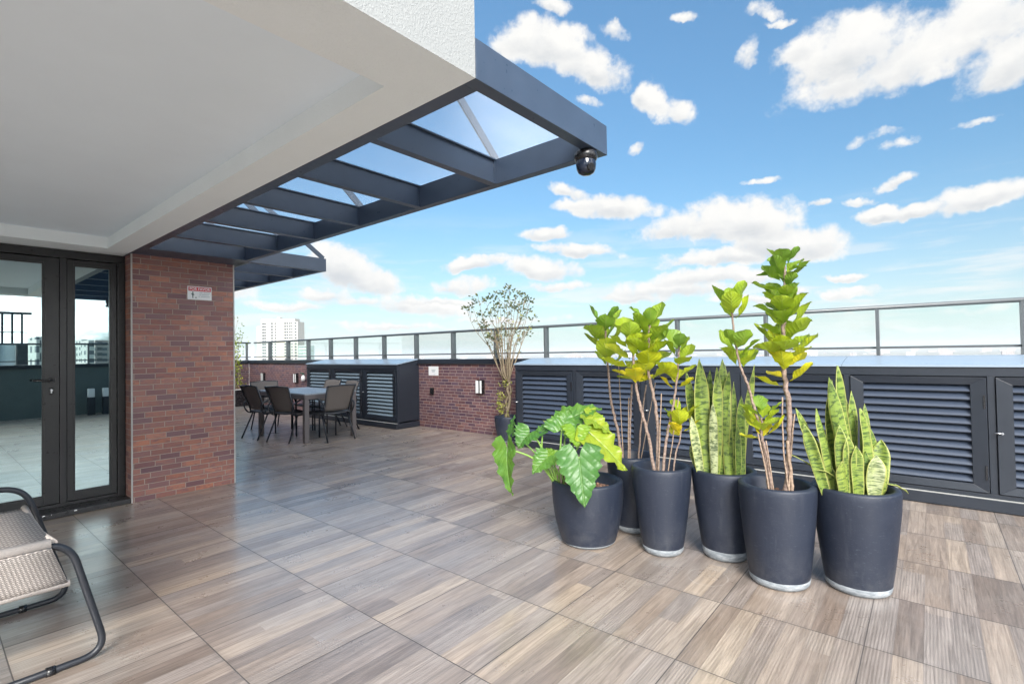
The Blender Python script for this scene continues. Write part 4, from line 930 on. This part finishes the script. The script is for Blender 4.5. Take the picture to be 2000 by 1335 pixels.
for k in range(9):
    b = MB(); p = A(1088+k*4, 945-(k % 3)*6, D1, random.uniform(-.06, .06)); b.tube(bez([p-Z*.04, p+Z*.03, p+Vector((random.uniform(-.04, .04), random.uniform(-.04, .04), .10))], 4), [.012, .011, .010, .009, .008, .007, .006, .005, .003], 7); b.build('stub', M['petiole' if k % 2 else 'bark'], t)
# --- corner shrub in pot
x, y = 5.655, 4.83; DC = 7.50; t = thing('potted_shrub', 'thin fan shaped shrub with bare branches in a pot at the parapet corner', 'potted plant', (x, y, 0))
pot(t, x, y, .195, .145, .375, 9, foot=.012)
rr = random.Random(5)
tips = [(912, 607), (922, 596), (935, 588), (950, 590), (962, 582), (975, 580), (985, 575), (995, 566), (1006, 576), (1016, 578), (1025, 584), (1034, 592), (1030, 606), (1040, 625), (1020, 615), (1000, 600), (960, 610), (940, 615), (948, 640), (970, 600), (990, 590), (1012, 600), (955, 660), (1028, 655)]
trunk = bez([A(988, 815, DC), A(996, 780, DC), A(991, 760, DC), A(997, 745, DC)], 8)
b = MB(); b.tube(trunk, .022, 8); b.tube(bez([A(994, 815, DC, .03), A(988, 785, DC, .03), A(998, 765, DC, .0), A(992, 742, DC, .02)], 6), .017, 8); tk = b.build('trunk', M['bark_pale'], t)
b = MB(); lf = MB(); cr_ = {}
for i, (tx, ty) in enumerate(tips):
    dd = rr.uniform(-.28, .22); e = A(tx, ty, DC, dd); s0 = trunk[-1]+Vector((0, 0, -.04*rr.random()))
    mx_ = 990+(tx-990)*.42+rr.uniform(-8, 8); my = 700+rr.uniform(-18, 10)
    P = bez([s0, A(990+(tx-990)*.16, 730, DC, dd*.2), A(mx_, my-22, DC, dd*.6), A(990+(tx-990)*.78, (ty+my)/2-12, DC, dd*.9), e], 6)
    b.tube(P, [.010-.0085*j/(len(P)-1) for j in range(len(P))], 5)
    for q in range(9):
        j = rr.randint(int(len(P)*.42), len(P)-1); p = P[j]; d = Vector((rr.uniform(-1, 1), rr.uniform(-1, 1), rr.uniform(.1, 1.2))).normalized()*rr.uniform(.05, .20)
        b.tube([p, p+d*.6+Z*.01, p+d], [.003, .0022, .0012], 4)
        if rr.random() > .25:
            for u in range(rr.randint(2, 6)):
                o_ = p+d*rr.uniform(.4, 1.05); ld = Vector((rr.uniform(-1, 1), rr.uniform(-1, 1), rr.uniform(-.3, 1))).normalized()
                leaf(lf, o_, o_+ld*rr.uniform(.022, .042), ld.orthogonal(), rr.uniform(.013, .025), oval_prof, 3, 2, arch=0, fold=.3, ruf=0, tint=min(1, abs(rr.gauss(.38 if ty < 610 else .6, .28))))
    for u in range(12):
        ld = Vector((rr.uniform(-1, 1), rr.uniform(-1, 1), rr.uniform(-.3, 1))).normalized(); o_ = e+ld*rr.uniform(0, .09)
        leaf(lf, o_, o_+ld*.045, ld.orthogonal(), .026, oval_prof, 3, 2, arch=0, fold=.3, ruf=0, tint=min(1, abs(rr.gauss(.25, .2))))
b.build('branches', M['bark_pale'], tk)
for (sx, sy, n_) in ((979, 773, 60), (977, 792, 60), (986, 748, 40), (984, 805, 25)):
    for u in range(n_):
        ld = Vector((rr.uniform(-1, 1), rr.uniform(-1, 1), rr.uniform(-.3, 1))).normalized(); o_ = A(sx, sy, DC)+Vector((rr.gauss(0, .045), rr.gauss(0, .045), rr.gauss(0, .04)))
        leaf(lf, o_, o_+ld*.04, ld.orthogonal(), .022, oval_prof, 3, 2, arch=0, fold=.3, ruf=0, tint=rr.uniform(.8, 1))
lf.build('foliage', M['shrub'], t)
# --- far corner planter with lime shrub
t = thing('planter_box', 'low black planter box with a tall lime green shrub in the far corner', 'planter', (5.2, 13.75, 0))
b = MB(); b.box(4.3, 5.62, 13.45, 14.2, .06, .47); b.build('box', M['black'], t, bevel=.01)
b = MB(); b.box(4.27, 5.65, 13.42, 14.23, .471, .50); b.box(4.36, 5.56, 13.5, 14.14, .005, .058); b.build('rim', M['concrete'], t)
b = MB(); b.box(4.32, 5.60, 13.47, 14.18, .5005, .51); b.build('soil', M['soil'], t)
b = MB(); lf = MB()
for k in range(16):
    bx0 = Vector((5.08+rr.uniform(-.12, .3), 13.8+rr.uniform(-.15, .15), .5)); tp = bx0+Vector((rr.uniform(-.55, .5), rr.uniform(-.3, .3), rr.uniform(.9, 1.75)))
    P = bez([bx0, bx0+(tp-bx0)*.4+Vector((rr.uniform(-.1, .1), 0, .1)), tp], 8); b.tube(P, [.012-.01*j/(len(P)-1) for j in range(len(P))], 5)
    for q in range(75):
        j = rr.randint(2, len(P)-1); o_ = P[j]+Vector((rr.gauss(0, .09), rr.gauss(0, .09), rr.gauss(0, .06)))
        ld = Vector((rr.uniform(-1, 1), rr.uniform(-1, 1), rr.uniform(-.3, 1))).normalized()
        leaf(lf, o_, o_+ld*.06, ld.orthogonal(), .03, oval_prof, 3, 2, arch=0, fold=.3, ruf=0, tint=rr.uniform(.2, 1) if P[j].z < 1.7 else rr.uniform(.0, .3))
st_ = b.build('stems', M['bark_pale'], t); lf.build('foliage', M['lime'], t)

# ------------------------------------------------------------------ dining table and chairs
TX0, TX1, TY0, TY1 = 3.76, 4.64, 7.20, 8.78
t = thing('dining_table', 'rectangular outdoor dining table with pale grey top and square legs', 'table', ((TX0+TX1)/2, (TY0+TY1)/2, 0))
b = MB()
nb = 8
for k in range(nb):
    a = TX0+.006+(TX1-TX0-.012)*k/nb; b.box(a, a+(TX1-TX0-.012)/nb-.004, TY0+.006, TY1-.006, .722, .742)
b.build('tabletop', M['tabletop'], t, bevel=.002)
b = MB(); b.box(TX0, TX1, TY0, TY0+.03, .655, .7215); b.box(TX0, TX1, TY1-.03, TY1, .655, .7215); b.box(TX0, TX0+.03, TY0+.03, TY1-.03, .655, .7215); b.box(TX1-.03, TX1, TY0+.03, TY1-.03, .655, .7215); b.build('apron', M['table'], t, bevel=.003)
for xx in (TX0+.002, TX1-.072):
    for yy in (TY0+.002, TY1-.072):
        b = MB(); b.box(xx, xx+.07, yy, yy+.07, .003, .654); b.build('leg', M['table'], t, bevel=.004)
def dining_chair(label):
    t = thing('dining_chair', label, 'chair', (0, 0, 0), group='wicker armchairs around the dining table')
    # local: faces +y, seat centre at origin
    def surf(pts_rows, name, mt, thick=.012):
        nr = len(pts_rows); nc = len(pts_rows[0]); V = [p for r_ in pts_rows for p in r_]; UV = [(j/(nc-1), i/(nr-1)) for i in range(nr) for j in range(nc)]
        Fc = [(i*nc+j, i*nc+j+1, (i+1)*nc+j+1, (i+1)*nc+j) for i in range(nr-1) for j in range(nc-1)]
        q = MB(); q.add(V, Fc, UV, 0, True); return q.build(name, M[mt], t, local=True, solid=thick)
    rows = []
    for i in range(9):
        k = i/8; y = .22-.44*k; rows.append([Vector((x*(.225-.02*k), y, .435-.022*math.cos(x*1.4)-.012*math.sin(k*3.1)-.02*max(0, .2-k)*5*.3)) for x in [-1+2*j/8 for j in range(9)]])
    surf(rows, 'seat', 'seatw')
    rows = []
    for i in range(11):
        k = i/10; z = .46+.38*k; wd_ = .185+.035*k; yb = -.20-.115*k-.03*k*k
        rows.append([Vector((x*wd_, yb-.022*(1-x*x), z+.012*(1-x*x)*k)) for x in [-1+2*j/8 for j in range(9)]])
    surf(rows, 'backrest', 'wicker')
    for s_ in (-1, 1):
        q = MB(); q.tube(fillet([(s_*.20, -.20, .40), (s_*.195, -.205, .46), (s_*.222, -.345, .845)], .05), .011, 8); q.build('back_upright', M['tube'], t, local=True)
        q = MB(); q.tube(fillet([(s_*.232, .215, .0), (s_*.240, .215, .62), (s_*.245, -.13, .655), (s_*.24, -.30, .56), (s_*.215, -.245, .40), (s_*.21, .0, .405)], .07), .0115, 8); q.build('armrest_leg', M['tube'], t, local=True)
        q = MB(); q.tube([(s_*.20, -.16, .41), (s_*.215, -.33, .0)], .0115, 8); q.build('rear_leg', M['tube'], t, local=True)
        q = MB(); q.tube([(s_*.238, .20, .41), (s_*.20, -.2, .41)], .010, 8); q.build('side_rail', M['tube'], t, local=True)
    q = MB(); q.tube([(-.222, -.345, .845), (0, -.37, .857), (.222, -.345, .845)], .011, 8); q.build('top_tube', M['tube'], t, local=True)
    q = MB(); q.tube([(-.238, .215, .41), (.238, .215, .41)], .0105, 8); q.build('front_tube', M['tube'], t, local=True)
    return t
ch0 = dining_chair('wicker armchair at the near end of the table, right of the front leg')
spec = [(4.225, 7.32, 0, None), (3.90, 7.74, -74, 'wicker armchair with its back to the camera, left of the front table leg'),
        (3.80, 8.40, -84, 'leftmost wicker armchair, seen from the side beside the brick pillar'),
        (4.74, 8.06, 84, 'wicker armchair between table and louvred cabinet, half hidden behind the near end chair'),
        (4.74, 8.66, 94, 'wicker armchair on the far long side, only its wide back showing over the table'),
        (4.15, 9.12, 176, 'wicker armchair at the far end of the table, back just above the tabletop')]
for i, (x, y, a, lb) in enumerate(spec):
    c = ch0 if i == 0 else copy_tree(ch0)
    c.location = (x, y, 0); c.rotation_euler = (0, 0, R(a)); c.scale = (1.08, 1.08, 1.0)
    if lb: c['label'] = lb

# ------------------------------------------------------------------ rope lounge chair, bottom left
t = thing('lounge_chair', 'woven taupe rope lounge chair on a black tube sled frame at the left edge', 'lounge chair', (.1, 3.28, 0))
def loop(Y, ztop, xt, name):
    xl = -.62; b = MB()
    P = fillet([(-.1, Y, .016), (.565, Y, .016), (xt+.035, Y, ztop), (-.1, Y, ztop+.01)], .10, 8)
    Q = fillet([(-.1, Y, .016), (xl-.05, Y, .016), (xl+.10, Y, ztop-.02), (-.1, Y, ztop+.01)], .10, 8)
    b.tube(P, .0145, 12); b.tube(Q, .0145, 12); return b.build(name, M['tube'], t)
loop(2.87, .540, .40, 'side_frame'); loop(3.70, .655, .345, 'side_frame')
for xx in (.36, -.5):
    for yy in (2.872, 3.702): MB().tube([(xx, yy, .015), (xx+.03, yy, .013)], .020, 12).build('foot_pad', M['black'], t)
def sheet(name, fn, nu, nv, mt, thick):
    V = []; UV = []; Fc = []
    for i in range(nv+1):
        for j in range(nu+1): V.append(fn(j/nu, i/nv)); UV.append((j/nu, i/nv))
    for i in range(nv):
        for j in range(nu): a = i*(nu+1)+j; Fc.append((a, a+1, a+nu+2, a+nu+1))
    q = MB(); q.add(V, Fc, UV, 0, True); return q.build(name, M[mt], t, solid=thick)
sheet('seat_weave', lambda u, v: Vector((-.56+(.945)*u-.0*v, 2.865+.815*v, .552-.006*v-.010*math.sin(math.pi*v))), 8, 14, 'rope', .016)
sheet('side_weave', lambda u, v: Vector((-.56+(.935+.055*v)*u, 2.852+.01*v, .535-.165*v)), 8, 6, 'rope', .014)
b = MB(); b.tube([(-.56, 2.868, .548), (.375, 2.868, .548)], .022, 12); b.tube([(-.5, 2.860, .367), (.435, 2.860, .367)], .014, 10); b.tube([(-.56, 3.70, .664), (.285, 3.70, .660)], .0215, 12)
b.tube([(.385, 2.88, .545), (.383, 3.2, .515), (.383, 3.5, .520), (.38, 3.69, .545)], .015, 10); b.build('rope_wrap', M['ropeband'], t)
# ------------------------------------------------------------------ small things mirrored in the glass
for i, (xx, lb) in enumerate(((ony(178, 800, 2*5.86+3.6).x, 'white box lamp on a dark post, left one mirrored in the narrow pane'), (ony(207, 800, 2*5.86+3.6).x, 'white box lamp on a dark post, right one mirrored in the narrow pane'))):
    t = thing('bollard_lamp', lb, 'lamp', (xx, -3.6, 0)); b = MB(); b.box(xx-.07, xx+.07, -3.67, -3.53, .002, .42); b.build('post', M['metal'], t, bevel=.005)
    b = MB(); b.box(xx-.06, xx+.06, -3.66, -3.54, .421, .62); b.build('diffuser', M['white'], t, bevel=.005)
# ------------------------------------------------------------------ haze
mt = bpy.data.materials.new('haze air'); mt.use_nodes = True; nt = mt.node_tree; nt.nodes.clear(); T = NT(nt)
pv = T.new('ShaderNodeVolumePrincipled'); pv.inputs['Color'].default_value = (.93, .96, 1., 1); pv.inputs['Density'].default_value = .00013; o = T.new('ShaderNodeOutputMaterial'); T.l.new(pv.outputs[0], o.inputs['Volume'])
hb = MB(); hb.box(-14200, 14200, -14200, 14200, GZ-1, 60); tag(hb.build('haze', mt), 'pale air over the city', 'haze', kind='stuff')
